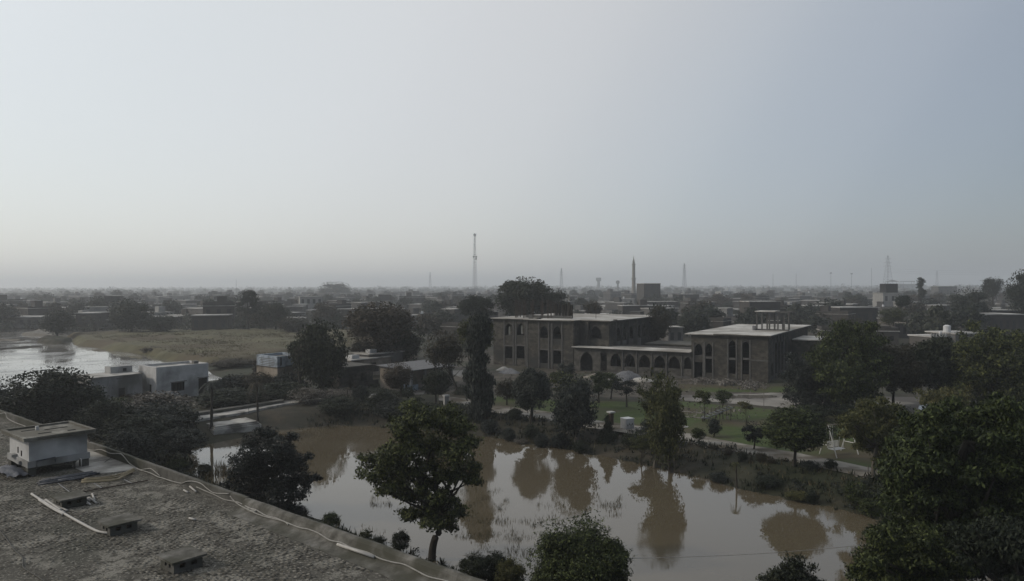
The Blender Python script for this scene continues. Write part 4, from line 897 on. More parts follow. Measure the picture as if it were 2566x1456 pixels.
for k in range(4):
    b = B(); x = -.4 + k * 2.9; b.box(x, 0, 0, x + .35, .35, Hv - .002); b.obj('pillar', MT['white2'], vh)
b = B(); b.box(-.9, .9, 0, -.75, 1.1, 1.0); b.wall((-.9, .1), (1.2, .1), 0, .9, .15); b.obj('low_wall', MT['bluewall'], vh)
# yard paving
for pts, nm, lb in (([(905, 985), (985, 990), (1010, 1002), (940, 1008), (890, 1002)], 'paving', 'pale paved forecourt by the beige hut'), ([(820, 972), (870, 976), (905, 985), (890, 992), (830, 985)], 'paving', 'pale paving under the drooping tree'), ([(1010, 970), (1060, 975), (1100, 985), (1040, 990)], 'paving', 'paving under the veranda house trees'), ([(1120, 930), (1190, 925), (1230, 935), (1160, 950)], 'paving', 'pale bare ground behind the columnar tree')):
    sheet(nm, fliped([P(a, b_) for a, b_ in rough_outline(pts, 2, seed=9)]), 0.03, MT['road'], lb)
# terrace and steps by the pond
tz = 0.25
def deckpoly(px, z0, z1, nm, mat, parent): 
    b = B(); b.prism(fliped([P(a, c, z1) for a, c in px]), z0, z1); return b.obj(nm, MT[mat], parent)
dk_ = thing('pond_terrace', 'long pale concrete terrace with steps down to the pond', 'terrace', (0, 0, 0))
deckpoly([(486, 1052.5), (623, 1031), (622, 1022), (484, 1038)], -1.2, tz, 'upper_deck', 'pad', dk_)
deckpoly([(624, 1030), (712, 1012), (850, 999), (846, 994.5), (711, 1004), (623, 1021)], -1.2, tz - .004, 'upper_deck', 'pad', dk_)
deckpoly([(484, 1037), (711, 1003), (711, 999.5), (484, 1033)], -.5, tz + .35, 'kerb', 'concrete', dk_)
deckpoly([(511, 1059), (616, 1046), (645, 1055), (539, 1069)], -1.6, -.22, 'lower_deck', 'pad', dk_)
deckpoly([(505, 1061.5), (512, 1060), (540, 1070), (646, 1056), (650, 1059), (538, 1074)], -1.9, -.40, 'step', 'pad', dk_)
deckpoly([(500, 1064), (505, 1062.5), (538, 1075), (650, 1060), (655, 1063), (536, 1079)], -2.0, -.58, 'step', 'pad', dk_)
for k, (yy, z) in enumerate(((0, .0), (3.6, -.11))):
    deckpoly([(540, 1047 + yy), (590, 1040.5 + yy), (594, 1042 + yy), (544, 1049 + yy)], -1.2, z, 'step', 'concrete', dk_)
# small white box, pillar, cones, rubble
c = P(1572, 1073); wb = thing('white_box', 'white painted concrete box with small dark marks on the lawn edge', 'box', c, R(28))
s_ = M(24, c.y); b = B(); b.box(-s_ / 2, -s_ / 2, 0, s_ / 2, s_ / 2, s_ * 1.02); b.obj('body', MT['white'], wb)
b = B(); b.box(-s_ / 2 - .03, -s_ / 2 - .03, s_ * 1.021, s_ / 2 + .03, s_ / 2 + .03, s_ * 1.08); b.obj('lid', MT['tankplastic'], wb)
for k in range(4):
    b = B(); x = -s_ * .36 + k * s_ * .2; b.box(x, -s_ / 2 - .012, s_ * (.3 + .1 * (k % 2)), x + s_ * .1, -s_ / 2 - .002, s_ * (.5 + .1 * (k % 2))); b.obj('mark', MT['greywall'], wb)
for k in range(3):
    b = B(); x = -s_ * .3 + k * s_ * .24; b.box(s_ / 2 + .002, x, s_ * .25, s_ / 2 + .012, x + s_ * .1, s_ * .6); b.obj('mark', MT['greywall'], wb)
c = P(1531, 1064); pl = thing('gate_pillar', 'dark square pillar with a white cap beside the white box', 'pillar', c, R(28))
b = B(); b.box(-.22, -.22, 0, .22, .22, 1.35); b.obj('post', MT['rust'], pl); b = B(); b.box(-.36, -.36, 1.352, .36, .36, 1.5); b.obj('cap', MT['white'], pl)
c = P(1118, 1018); pl = thing('gate_pillar', 'short white gate pillar half hidden by the dark hedge', 'pillar', c, R(28))
b = B(); b.box(-.3, -.3, 0, .3, .3, 1.3); b.obj('post', MT['white2'], pl); b = B(); b.box(-.38, -.38, 1.302, .38, .38, 1.5); b.obj('cap', MT['white'], pl)
def heap(name, label, bx, by, wpx, hpx, mat, seed=1, cone=1.0):
    c = P(bx, by); r = M(wpx, c.y) / 2; hh = M(hpx, c.y); rr = random.Random(seed); n, m = 28, 9; b = B()
    for j in range(m):
        t = j / (m - 1)
        for i in range(n):
            a = 2 * math.pi * i / n; q = r * (1 - t) ** .88 * (1 + .16 * math.sin(2 * a + seed) + .08 * math.sin(5 * a + seed * 3) + rr.uniform(-.08, .08)); z = hh * (t ** (1 / cone)) * (1 + .12 * math.sin(a * 2 + seed) * (1 - t) + rr.uniform(-.06, .06)) * (.86 if t == 1 else 1)
            b.v.append((q * math.cos(a), q * math.sin(a) * .8, z - .05))
    for j in range(m - 1):
        for i in range(n): b.f.append((j * n + i, j * n + (i + 1) % n, (j + 1) * n + (i + 1) % n, (j + 1) * n + i))
    o = b.obj(name, MT[mat], smooth=True); o.location = c; tag(o, label, 'heap', 'building material heaps')
heap('sand_heap', 'tall grey gravel cone in front of the arcade', 1570, 952, 86, 25, 'gravel', 1, 1.25)
heap('sand_heap', 'rounded sand heap left of the gravel cone', 1497, 948, 66, 15, 'sand', 2, 1.2)
heap('sand_heap', 'low white lime heap at the foot of the gravel cone', 1605, 955, 60, 10, 'slab', 3, 1.6)
heap('sand_heap', 'grey gravel heap before the left wing of the building', 1278, 934, 62, 13, 'gravel', 4)
heap('sand_heap', 'small pale sand heap near the left wing corner', 1262, 927, 46, 10, 'slab', 5)
heap('sand_heap', 'white sand spill on the lawn beside the metal seesaw', 1714, 1070, 26, 5, 'slab', 6, 2)
heap('sand_heap', 'low earth heap beside the dark extension of the building', 1955, 955, 90, 8, 'dirt', 7, 2)
def scatter_rubble(name, label, cx, cy, wx, wy, n, s, seed):
    rr = random.Random(seed); b = B()
    for _ in range(n):
        x = cx + rr.gauss(0, wx); y = cy + rr.gauss(0, wy); p = P(x, y); q = s * rr.uniform(.3, 1.2); a = rr.uniform(0, 3.14); k = math.exp(-((x - cx) / wx) ** 2 * .7) * .35
        b.obox((p.x, p.y), (math.cos(a), math.sin(a)), q, q * rr.uniform(.4, .9), k * rr.uniform(-.1, 1) , k + q * rr.uniform(.25, .5))
    return tag(b.obj(name, MT['rubble']), label, kind='stuff')
scatter_rubble('rubble', 'broken brick rubble before the right block', 1822, 957, 22, 4, 700, .30, 1)
scatter_rubble('rubble', 'thin rubble before the doorway of the right block', 1765, 955, 20, 3, 260, .24, 2)
scatter_rubble('rubble', 'scattered debris over the yard', 1450, 965, 170, 13, 700, .24, 3)
scatter_rubble('rubble', 'rubble near the building corner', 1880, 968, 22, 5, 220, .24, 4)
scatter_rubble('rubble', 'scattered stones along the lower lawn', 1790, 1035, 60, 10, 110, .2, 5)
scatter_rubble('rubble', 'stones and flower debris on the terrace edge', 850, 992, 40, 5, 300, .22, 6)
# path edging bricks
random.seed(3); k = 0
for i in range(len(path_low) - 1):
    (x0, y0), (x1, y1) = path_low[i], path_low[i + 1]
    if x0 < 1300: continue
    L = (P(x1, y1) - P(x0, y0)).length; n = int(L / .62)
    for j in range(n):
        if random.random() < .22: continue
        t = (j + random.uniform(.2, .8)) / n; p = P(x0 + (x1 - x0) * t, y0 + (y1 - y0) * t + 1.2)
        if k == 0:
            eb = thing('path_edging', 'row of loose pale bricks edging the pond side of the path', 'edging', (0, 0, 0)); bm0 = B(); bm0.box(-.16, -.08, 0, .16, .08, .17); bm0 = bm0.mesh('brick', MT['rubble'])
        k += 1
        if k < 290: link('brick', bm0, eb, (p.x, p.y, float(gz(p.x, p.y)) - .01), R(-28) + random.uniform(-.7, .7), (random.uniform(.6, 1.2), random.uniform(.7, 1.3), random.uniform(.6, 1.3)))
# lawn borders (low kerbs) and path of flat stones
for (p, q, lb) in (((1700, 1031), (1800, 1040), 'low rough stone kerb on the lawn behind the seesaw'), ((1705, 1044), (1770, 1050), 'second low stone kerb nearer the white sand spill')):
    A, C = P(*p), P(*q); b = B(); d = (C - A); n = 24
    for i in range(n):
        m_ = A + d * ((i + .5) / n); b.obox((m_.x, m_.y), (d.x, d.y), d.length / n * .85, .22, -.02, random.uniform(.06, .16))
    tag(b.obj('stone_kerb', MT['rubble']), lb, 'kerb', 'low kerbs on the lawn')
# swing
sc_ = P(2075, 1143); swg = thing('swing', 'white metal swing bench on a yellow frame standing on the lawn', 'swing', sc_, R(28))
D_ = sc_.y; W_ = 3.0; Hs_ = M(84, D_) * .92
ax = PD(2035, 1058, D_).z
for x in (-.0, W_):
    for s in (-1, 1):
        b = B(); b.tube([(x, s * .95, 0), (x, s * .75 * .45, Hs_ * .66), (x, s * .05, Hs_)], .05, 6); b.obj('leg', MT['whitemetal'], swg)
    b = B(); b.tube([(x, -.6, Hs_ * .35), (x, .6, Hs_ * .35)], .035, 6); b.obj('brace', MT['whitemetal'], swg)
b = B(); b.tube([(-.1, 0, Hs_), (W_ + .1, 0, Hs_)], .05, 6); b.obj('crossbar', MT['beige'], swg)
for x in (.5, 1.9):
    for y in (-.2, .35):
        b = B(); b.tube([(x, y * .3, Hs_ - .02), (x, y, .62)], .018, 4); b.obj('hanger', MT['whitemetal'], swg)
st_ = B()
for i in range(6): st_.box(.45, -.35 + i * .13, .55, 1.95, -.27 + i * .13, .59)
st_.obj('seat', MT['tankplastic'], swg)
b = B()
for i in range(9): b.box(.47 + i * .18, .44, .62, .54 + i * .18, .48, 1.15)
b.box(.45, .43, 1.152, 1.97, .49, 1.2); b.obj('backrest', MT['whitemetal'], swg)
# seesaw / climbing frame
c = P(1800, 1055); ss = thing('climbing_frame', 'low slanting grey steel climbing frame on the lawn', 'climbing frame', c, R(12))
for y in (0, 1.0):
    b = B(); b.tube([(-1.6, y, .35), (0, y, .9), (1.9, y, 1.5)], .05, 6); b.obj('rail', MT['metal'], ss)
for i in range(8):
    b = B(); t = i / 7; x = -1.5 + 3.3 * t; z = .4 + 1.08 * t; b.box(x - .09, 0, z + .03, x + .09, 1.0, z + .07); b.obj('slat', MT['metal'], ss)
for (x, z) in ((-1.2, .5), (.2, .97), (1.6, 1.42)):
    for y in (0.0, 1.0):
        b = B(); b.tube([(x, y, 0), (x, y, z)], .04, 5); b.obj('leg', MT['rust'], ss)
c = P(1768, 1056); bt = thing('bench', 'tiny grey bench left of the climbing frame', 'bench', c, R(-10))
b = B(); b.box(-.5, -.2, .35, .5, .2, .42); b.obj('seat', MT['metal'], bt)
for x in (-.4, .32): 
    b = B(); b.box(x, -.18, 0, x + .08, .18, .348); b.obj('leg', MT['rust'], bt)
# thin posts
for (x, y, t_, lb) in ((1914, 1032, 962, 'thin pole standing by the long puddle'), (1712 + 70, 1058, 1020, 'short thin stake on the lawn by the climbing frame'), (2175, 1199, 1165, 'pale stub post at the end of the path under the big trees')):
    c = G(x, y); b = B(); hh = M(y - t_, c.y); b.tube([(0, 0, -.1), (0.02, 0, hh)], .035, 5); o = b.obj('thin_post', MT['palebark']); o.location = c; tag(o, lb, 'post', 'thin posts about the lawn')

# ================================================================== trees and shrubs
# --- hero tree in the middle of the picture
def px_clumps(base, D, lst, dy, rng):
    """lst of (px, py, r_px, squash): crown clumps at survey positions, spread in depth"""
    o = []
    for i, (px, py, r, sq) in enumerate(lst):
        q = PD(px, py, D + dy * rng.uniform(-1, 1)); o.append((q.x - base.x, q.y - base.y, q.z - base.z, M(r, D), sq))
    return o
def hero_tree(label, base_px, lst, mat, n, size, depth, seed, trunk_pts, r0, aspect=.5, droop=0.0, inner=.3, bark='bark', cat='tree', group=None, nl=12, name='tree', base=None, up=.35):
    base = base or G(*base_px); D = base.y; rng = np.random.default_rng(seed)
    t = thing(name, label, cat, base, 0, group)
    cl = px_clumps(base, D, lst, depth, rng)
    V, Qd = crown_cloud(rng, cl, int(n * 1.75), size * 1.12, aspect, droop, inner, up)
    m = mat if isinstance(mat, (list, tuple)) else [mat]
    link('crown', npmesh('crown', V, Qd, LF[m[0]]), t)
    b = B(); tp = [PD(px, py, D) - base for px, py in trunk_pts]; k = len(tp)
    b.tube(smooth_pts([Vector(p) for p in tp], 3), [r0 * (1 - .7 * i / (3 * (k - 1))) for i in range(3 * (k - 1) + 1)], 9)
    for i in range(nl):
        c = cl[rng.integers(len(cl))]; s = Vector(tp[min(k - 1, max(k // 2, 1 + int(rng.integers(k - 1))))]); e = Vector(c[:3]); mid = s.lerp(e, .5) + Vector((rng.normal() * .15, rng.normal() * .15, -.1))
        b.tube([s, mid, e], [r0 * .4, r0 * .25, r0 * .08], 5)
    b.obj('trunk', MT[bark], t, True)
    return t
rr = random.Random(4)
L = []
for (px, py, r, sq) in [(1050, 1045, 48, .6), (1010, 1075, 40, .6), (1100, 1050, 45, .6), (1145, 1070, 45, .6), (1165, 1110, 36, .6), (1020, 1120, 50, .6), (1080, 1110, 60, .7), (1140, 1140, 50, .7), (1170, 1190, 34, .6),
                        (975, 1140, 45, .6), (935, 1165, 36, .6), (915, 1190, 22, .6), (960, 1195, 42, .6), (1010, 1185, 50, .7), (1060, 1170, 50, .7), (1120, 1190, 40, .6), (1190, 1200, 20, .6), (1000, 1225, 36, .6),
                        (1035, 1240, 30, .6), (965, 1225, 24, .6), (1095, 1245, 30, .7), (1135, 1255, 28, .6), (1060, 1280, 38, .6), (1100, 1285, 40, .7), (1145, 1285, 26, .6), (1020, 1290, 24, .5), (1080, 1310, 34, .5), (1120, 1310, 28, .5), (1060, 1215, 30, .7), (1185, 1170, 22, .6)]:
    L.append((px, py, r * .8, sq))
    for _ in range(3): L.append((px + rr.uniform(-.8, .8) * r, py + rr.uniform(-.7, .5) * r, r * rr.uniform(.28, .5), sq))
hero_tree('tall layered broadleaf tree with a bare curved trunk standing alone before the pond', (1082, 1408), L, 'green', 21000, .21, 1.9, 3,
          [(1082, 1412), (1084, 1375), (1092, 1345), (1104, 1325), (1098, 1290), (1096, 1240), (1090, 1180), (1080, 1110)], .27, aspect=.42, droop=.5, bark='bark', nl=26, up=.8)
L = []
for (px, py, r, sq) in [(640, 1110, 44, .7), (690, 1120, 46, .7), (620, 1150, 46, .8), (670, 1160, 54, .8), (725, 1160, 44, .7), (755, 1150, 26, .6), (600, 1190, 38, .8), (650, 1205, 54, .8), (705, 1205, 52, .8), (755, 1200, 34, .6), (785, 1195, 18, .5), (640, 1235, 44, .6), (700, 1245, 44, .6), (745, 1240, 30, .6), (600, 1225, 24, .6), (680, 1085, 24, .6), (725, 1265, 22, .5)]:
    L.append((px, py, r * .8, sq))
    for _ in range(3): L.append((px + rr.uniform(-1, 1) * r, py + rr.uniform(-.8, .7) * r, r * rr.uniform(.25, .42), sq))
hero_tree('dark dense tree at the parapet, left of the tall layered tree', (705, 1280), L, 'bluish', 18000, .17, 1.7, 5, [(705, 1290), (700, 1262), (690, 1235), (680, 1180)], .13, bark='bark', nl=16, aspect=.55)
L = [(1450, 1420, 112, .95), (1450, 1440, 90, .9)]
for k in range(38):
    a = rr.uniform(0, 6.28); q = rr.uniform(.55, .97); L.append((1450 + 118 * q * math.cos(a), 1420 - 82 * q * math.sin(a), rr.uniform(18, 30), .8))
bb = P(1450, 1525)
hero_tree('large rounded feathery bush at the bottom edge between hedge and pond', (1450, 1525), L, 'green', 46000, .135, 1.6, 6, [(1450, 1530), (1450, 1500), (1450, 1450)], .16, aspect=.4, droop=.35, nl=8, cat='bush', name='bush', base=bb, up=.6)
# --- big mass on the right
def mass(label, base_px, boxes, mat, n, size, depth, seed, trunk, r0, droop=.6, aspect=.38, extra=5, nl=18, bark='bark', group='big trees massed on the right', inner=.3):
    r_ = random.Random(seed); L = []
    for (px, py, r, sq) in boxes:
        L.append((px, py, r * .82, sq))
        for _ in range(extra): L.append((px + r_.uniform(-1, 1) * r, py + r_.uniform(-.9, .75) * r, r * r_.uniform(.2, .4), .7))
    return hero_tree(label, base_px, L, mat, n, size, depth, seed, trunk, r0, aspect=aspect, droop=droop, bark=bark, nl=nl, group=group, inner=inner, up=.55)
mass('huge drooping leaved tree filling the right edge above the water', (2400, 1560), [(2290, 1090, 50, .8), (2350, 1070, 55, .8), (2420, 1060, 60, .8), (2500, 1050, 70, .8), (2570, 1060, 70, .8), (2250, 1130, 40, .8), (2310, 1150, 62, .8), (2390, 1140, 66, .8), (2470, 1140, 70, .8), (2550, 1150, 70, .8), (2240, 1190, 42, .8), (2290, 1220, 60, .8), (2370, 1215, 70, .8), (2450, 1220, 70, .8), (2540, 1230, 75, .8),
      (2235, 1250, 36, .8), (2280, 1290, 56, .8), (2360, 1290, 66, .8), (2450, 1300, 70, .8), (2540, 1310, 75, .8), (2250, 1330, 34, .8), (2320, 1350, 56, .8)], 'green', 42000, .22, 2.6, 21, [(2400, 1600), (2405, 1480), (2400, 1350), (2410, 1200), (2420, 1110)], .38)
mass('lower leafy tree hanging over the pond corner under the huge one', (2330, 1640), [(2200, 1345, 34, .8), (2180, 1400, 40, .8), (2240, 1375, 50, .8), (2300, 1370, 56, .8), (2220, 1430, 60, .8), (2300, 1440, 70, .8), (2370, 1410, 55, .8), (2160, 1445, 34, .8), (2260, 1490, 80, .8)], 'green', 17000, .19, 1.6, 22, [(2330, 1680), (2325, 1560), (2300, 1450), (2290, 1390)], .22)
mass('dark leafy tree in the bottom right corner below the huge one', (2560, 1620), [(2440, 1360, 50, .8), (2500, 1350, 50, .8), (2560, 1360, 60, .8), (2430, 1415, 46, .8), (2530, 1420, 60, .8), (2590, 1400, 60, .8)], 'dark', 12000, .2, 1.5, 23, [(2560, 1660), (2560, 1500), (2540, 1400)], .22)
mass('young leafy tree top rising from the bottom edge beside the pond', (1980, 1600), [(1985, 1410, 22, .9), (1975, 1440, 34, .8), (2010, 1450, 36, .8), (1935, 1455, 26, .6), (1990, 1480, 60, .8), (2050, 1470, 30, .6)], 'dark', 5200, .17, .8, 24, [(1980, 1620), (1982, 1500), (1985, 1430)], .07, droop=-.4, nl=10, group='big trees massed on the right')
mass('golden green spreading tree above the swing with a pale forked trunk', (2190, 1202), [(2130, 1050, 26, .6), (2165, 1035, 34, .6), (2210, 1030, 34, .6), (2250, 1045, 30, .6), (2145, 1080, 34, .6), (2190, 1075, 40, .6), (2235, 1085, 36, .6), (2180, 1115, 34, .6), (2225, 1125, 34, .6), (2215, 1160, 28, .7), (2270, 1075, 30, .6)], 'olive', 15000, .2, 2.2, 25, [(2190, 1205), (2188, 1170), (2195, 1120), (2200, 1070)], .2, bark='palebark')
mass('tall dark green tree right of the unfinished building', (2150, 1030), [(2090, 850, 42, .8), (2140, 838, 46, .8), (2180, 860, 40, .8), (2070, 885, 40, .8), (2120, 880, 56, .8), (2180, 895, 44, .8), (2060, 920, 36, .8), (2110, 935, 56, .8), (2170, 945, 52, .8), (2100, 985, 40, .8), (2160, 990, 40, .8), (2205, 920, 28, .8)], 'green', 17000, .36, 3.5, 26, [(2150, 1035), (2148, 1000), (2140, 930), (2135, 870)], .33)
mass('blue grey feathery tree hiding the foot of the building extension', (2030, 1020), [(2000, 915, 30, .8), (2035, 925, 34, .8), (1990, 950, 34, .8), (2030, 965, 44, .8), (2070, 960, 36, .8), (2000, 990, 34, .8), (2050, 1005, 40, .8), (2090, 1000, 30, .8), (2010, 1020, 24, .6)], 'bluish', 12000, .28, 2.2, 27, [(2030, 1035), (2030, 1000), (2030, 950)], .16, droop=-.2)
mass('brownish spreading tree with dark forked limbs over the puddled road', (2240, 1020), [(2200, 895, 30, .7), (2240, 885, 34, .7), (2285, 895, 34, .7), (2215, 925, 36, .7), (2260, 925, 42, .7), (2300, 930, 36, .7), (2235, 955, 30, .7), (2280, 960, 30, .7)], 'brown', 9000, .34, 3, 28, [(2240, 1025), (2238, 995), (2245, 960), (2255, 910)], .22, nl=24)
mass('dark green tree in the right row in front of the roofs with the white tank', (2350, 1015), [(2320, 880, 34, .8), (2360, 868, 36, .8), (2400, 880, 36, .8), (2330, 915, 40, .8), (2380, 915, 46, .8), (2350, 950, 40, .8), (2390, 960, 36, .8), (2365, 990, 26, .8)], 'dark', 11000, .36, 3, 29, [(2350, 1020), (2352, 990), (2360, 920)], .25)
mass('broad green tree on the right edge below the village roofs', (2500, 1030), [(2430, 870, 40, .7), (2480, 855, 44, .7), (2530, 850, 44, .7), (2575, 860, 44, .7), (2440, 910, 50, .7), (2500, 905, 56, .7), (2560, 910, 56, .7), (2430, 955, 44, .7), (2490, 960, 56, .7), (2550, 965, 56, .7), (2400, 990, 40, .7), (2460, 1010, 50, .7), (2540, 1020, 60, .7)], 'green', 20000, .36, 4, 30, [(2500, 1050), (2500, 1000), (2500, 920)], .34)
mass('mid green tree between the big edge trees and the road', (2420, 1110), [(2330, 1000, 26, .8), (2390, 1000, 36, .7), (2350, 1040, 32, .8), (2400, 1045, 44, .7), (2300, 1070, 34, .8), (2340, 1090, 30, .7)], 'olive', 8000, .26, 2.2, 31, [(2420, 1120), (2410, 1070), (2390, 1010)], .18)

# --- middle distance trees, one by one: (label, bx, by, top, left, right, cbot, shape, mat, var, options)
TR = [
 ('round clipped tree with one straight trunk beside the swing', 1989, 1166, 1018, 1915, 2066, 1132, 'ball', 'green', 0, dict(tr=.03, n=15000, size=.055)),
 ('neat round headed tree behind the path, left of the twin trees', 1331, 1057, 920, 1285, 1380, 1036, 'ball', 'bluish', 1, dict(n=12000)),
 ('dark leaning tree with a pale crooked trunk on the pond bank', 1444, 1108, 944, 1382, 1496, 1088, 'irregular', 'bluish', 0, dict(bark='palebark', n=12000)),
 ('tall ragged tree with thin crown at the water edge, centre right', 1682, 1188, 955, 1622, 1714, 1160, 'irregular', 'olive', 1, dict(n=12000, tr=.025)),
 ('light twiggy tree reaching up left of the ragged tree', 1640, 1172, 925, 1600, 1700, 1060, 'sparse', 'olive', 0, dict(n=5000, bark='palebark', tr=.02)),
 ('low blue green thicket tree under the ragged tree', 1632, 1132, 1040, 1604, 1664, 1120, 'irregular', 'bluish', 1, dict(n=8000)),
 ('slim tree with a mop head on a thin trunk at the water edge', 1607, 1172, 1080, 1575, 1650, 1130, 'sparse', 'olive', 1, dict(n=4500, tr=.02)),
 ('tall creeper covered columnar tree left of the unfinished building', 1213, 1050, 800, 1158, 1248, 1042, 'column', 'bluish', 0, dict(n=17000, size=.09)),
 ('bright topped spreading tree beside the columnar one', 1190, 1030, 792, 1146, 1240, 880, 'irregular', 'olive', 0, dict(n=9000, tr=.02)),
 ('brownish loose tree left of the columnar tree', 1150, 985, 830, 1066, 1165, 925, 'sparse', 'brown', 0, dict(n=9000, size=.09, tr=.02)),
 ('dark thin trunked tree behind the veranda house', 1130, 960, 842, 1095, 1150, 910, 'irregular', 'dark', 1, dict(n=7000, tr=.02)),
 ('round dark tree on a short trunk right of the veranda house', 1093, 1013, 926, 1058, 1129, 992, 'ball', 'dark', 1, dict(n=9000)),
 ('round topped tree in front of the veranda house', 1003, 1001, 908, 962, 1032, 972, 'irregular', 'brown', 0, dict(n=10000, tr=.025)),
 ('broad spreading old tree behind the huts, widest crown of the left half', 955, 932, 760, 868, 1034, 862, 'irregular', 'brown', 4, dict(n=17000, tr=.05)),
 ('dark low crown right of the spreading old tree', 1020, 925, 808, 975, 1062, 905, 'irregular', 'dark', 0, dict(n=10000)),
 ('low brown scrubby tree between the huts', 925, 930, 845, 880, 990, 905, 'sparse', 'brown', 0, dict(n=7000, size=.09)),
 ('tall dark drooping tree beside the painted hall', 805, 985, 808, 738, 868, 968, 'irregular', 'dark', 0, dict(n=17000, droop=.8, tr=.04)),
 ('small bushy tree clinging to the painted hall tree', 757, 990, 862, 735, 780, 905, 'irregular', 'brown', 1, dict(n=5000)),
 ('dark leafy tree on the far left behind the roof edge', 118, 1082, 926, 20, 232, 1075, 'irregular', 'dark', 0, dict(n=20000, size=.06)),
 ('small dark tree at the far left edge', 25, 1060, 948, -30, 62, 1055, 'irregular', 'bluish', 1, dict(n=8000)),
 ('lone round tree on the islet in the flooded field', 143, 852, 778, 106, 180, 838, 'irregular', 'dark', 1, dict(n=9000, gplace=True)),
 ('dark trunked shrub tree at the left end of the pond', 465, 1165, 1075, 400, 512, 1140, 'sparse', 'bluish', 0, dict(n=8000, size=.09)),
 ('round clipped small tree on the path edge near the seesaw', 1751, 1112, 1072, 1731, 1769, 1102, 'irregular', 'green', 0, dict(n=4000, size=.1)),
 ('wispy blue grey small tree behind the clipped small tree', 1788, 1095, 1045, 1772, 1808, 1090, 'irregular', 'bluish', 0, dict(n=3500, size=.1)),
 ('pale wispy bush tree on the lawn left of the big round tree', 1889, 1125, 1058, 1862, 1915, 1110, 'sparse', 'bluish', 1, dict(n=4000, size=.1)),
 ('young tree behind the lawn, right of the round headed tree', 1500, 1010, 930, 1470, 1530, 985, 'sparse', 'green', 1, dict(n=4500)),
 ('young broadleaf tree before the gravel cone', 1570, 1020, 948, 1535, 1600, 990, 'sparse', 'bluish', 1, dict(n=5000)),
 ('small tree in front of the sand heaps', 1530, 1000, 935, 1500, 1560, 975, 'layer', 'green', 0, dict(n=4500, size=.09)),
 ('sapling with a tilted leafy head beyond the ragged tree', 1764, 1056, 978, 1740, 1785, 1014, 'sparse', 'green', 0, dict(n=2200, size=.13, tr=.015)),
 ('tallest sapling behind the climbing frame', 1812, 1050, 978, 1790, 1838, 1010, 'sparse', 'green', 1, dict(n=2200, size=.13, tr=.015)),
 ('sapling with a drooping head left of the thin pole', 1872, 1090, 1003, 1848, 1885, 1028, 'sparse', 'olive', 1, dict(n=2000, size=.13, tr=.012)),
 ('dark bush tree at the building foot by the recessed bay', 1418, 958, 905, 1396, 1442, 950, 'irregular', 'bluish', 1, dict(n=5000, size=.1)),
 ('leafy tree filling the gap between round and leaning trees', 1400, 1000, 930, 1370, 1440, 985, 'sparse', 'green', 0, dict(n=4500, size=.1)),
 ('scraggly bush tree right of the columnar tree', 1270, 1015, 950, 1240, 1300, 1000, 'sparse', 'brown', 1, dict(n=4500, size=.1)),
 ('dense dark tree behind the unfinished building left wing', 1198, 870, 738, 1148, 1246, 800, 'ball', 'dark', 0, dict(n=9000)),
 ('great dark tree rising behind the unfinished building roof', 1318, 872, 698, 1248, 1385, 800, 'irregular', 'far', 0, dict(n=15000, size=.06)),
 ('lower right shoulder tree of the great dark tree', 1385, 868, 722, 1340, 1428, 800, 'irregular', 'far', 1, dict(n=9000)),
 ('reddish brown tree behind the left block roof', 1478, 862, 752, 1462, 1508, 790, 'irregular', 'brown', 0, dict(n=5000, size=.09)),
 ('rusty brown tree at the far end of the left block', 1640, 905, 768, 1620, 1682, 850, 'irregular', 'brown', 1, dict(n=8000, size=.08)),
 ('olive tree peeping over the right block roof', 2130, 870, 790, 2105, 2160, 830, 'sparse', 'brown', 0, dict(n=4000, size=.09)),
 ('yellowish hazy tree below the white village house', 2240, 850, 770, 2205, 2275, 815, 'irregular', 'olive', 0, dict(n=6000, size=.08)),
 ('tall dark tree cut by the right edge of the picture', 2556, 830, 680, 2526, 2600, 790, 'irregular', 'dark', 0, dict(n=9000)),
 ('spreading hazy tree left of the tall edge tree', 2490, 800, 694, 2464, 2516, 745, 'irregular', 'far', 0, dict(n=5000)),
 ('dome shaped hazy tree mass on the right', 2430, 830, 722, 2385, 2475, 800, 'irregular', 'far', 1, dict(n=9000)),
 ('pointed tree beside the pavilion roofs', 2308, 800, 696, 2294, 2322, 745, 'column', 'far', 0, dict(n=5000)),
 ('dark leafy tree right of the white village house', 2262, 845, 738, 2240, 2285, 770, 'ball', 'dark', 1, dict(n=5000)),
 ('big hazy tree behind the left end of the crop field', 330, 838, 752, 285, 378, 832, 'irregular', 'far', 1, dict(n=11000)),
 ('hazy bush spreading right of the big field edge tree', 392, 838, 790, 350, 440, 834, 'irregular', 'far', 0, dict(n=7000)),
 ('tall hazy twin topped tree above the field', 622, 832, 728, 590, 652, 800, 'sparse', 'far', 1, dict(n=8000)),
 ('dark hazy trees low right of the twin topped one', 690, 832, 756, 648, 728, 822, 'irregular', 'far', 0, dict(n=8000)),
 ('wide brownish tree at the field end', 740, 838, 790, 700, 770, 834, 'irregular', 'brown', 0, dict(n=6000, size=.09)),
 ('grove tree standing on the skyline left of the lattice mast', 838, 748, 706, 800, 880, 742, 'irregular', 'far', 1, dict(n=6000)),
 ('thin wispy skyline tree by the lone round tree', 292, 762, 724, 278, 306, 748, 'ball', 'far', 0, dict(n=3000)),
 ('shrubby tree at the near end of the pond bank', 1335, 1108, 1065, 1312, 1352, 1100, 'irregular', 'dark', 1, dict(n=4000, size=.1)),
]
for (lb, bx, by, top, l, r_, cb, shp, mat, var, kw) in TR:
    tree('tree', lb, 'tree', bx, by, top, l, r_, cb, shp, mat, var, **kw)

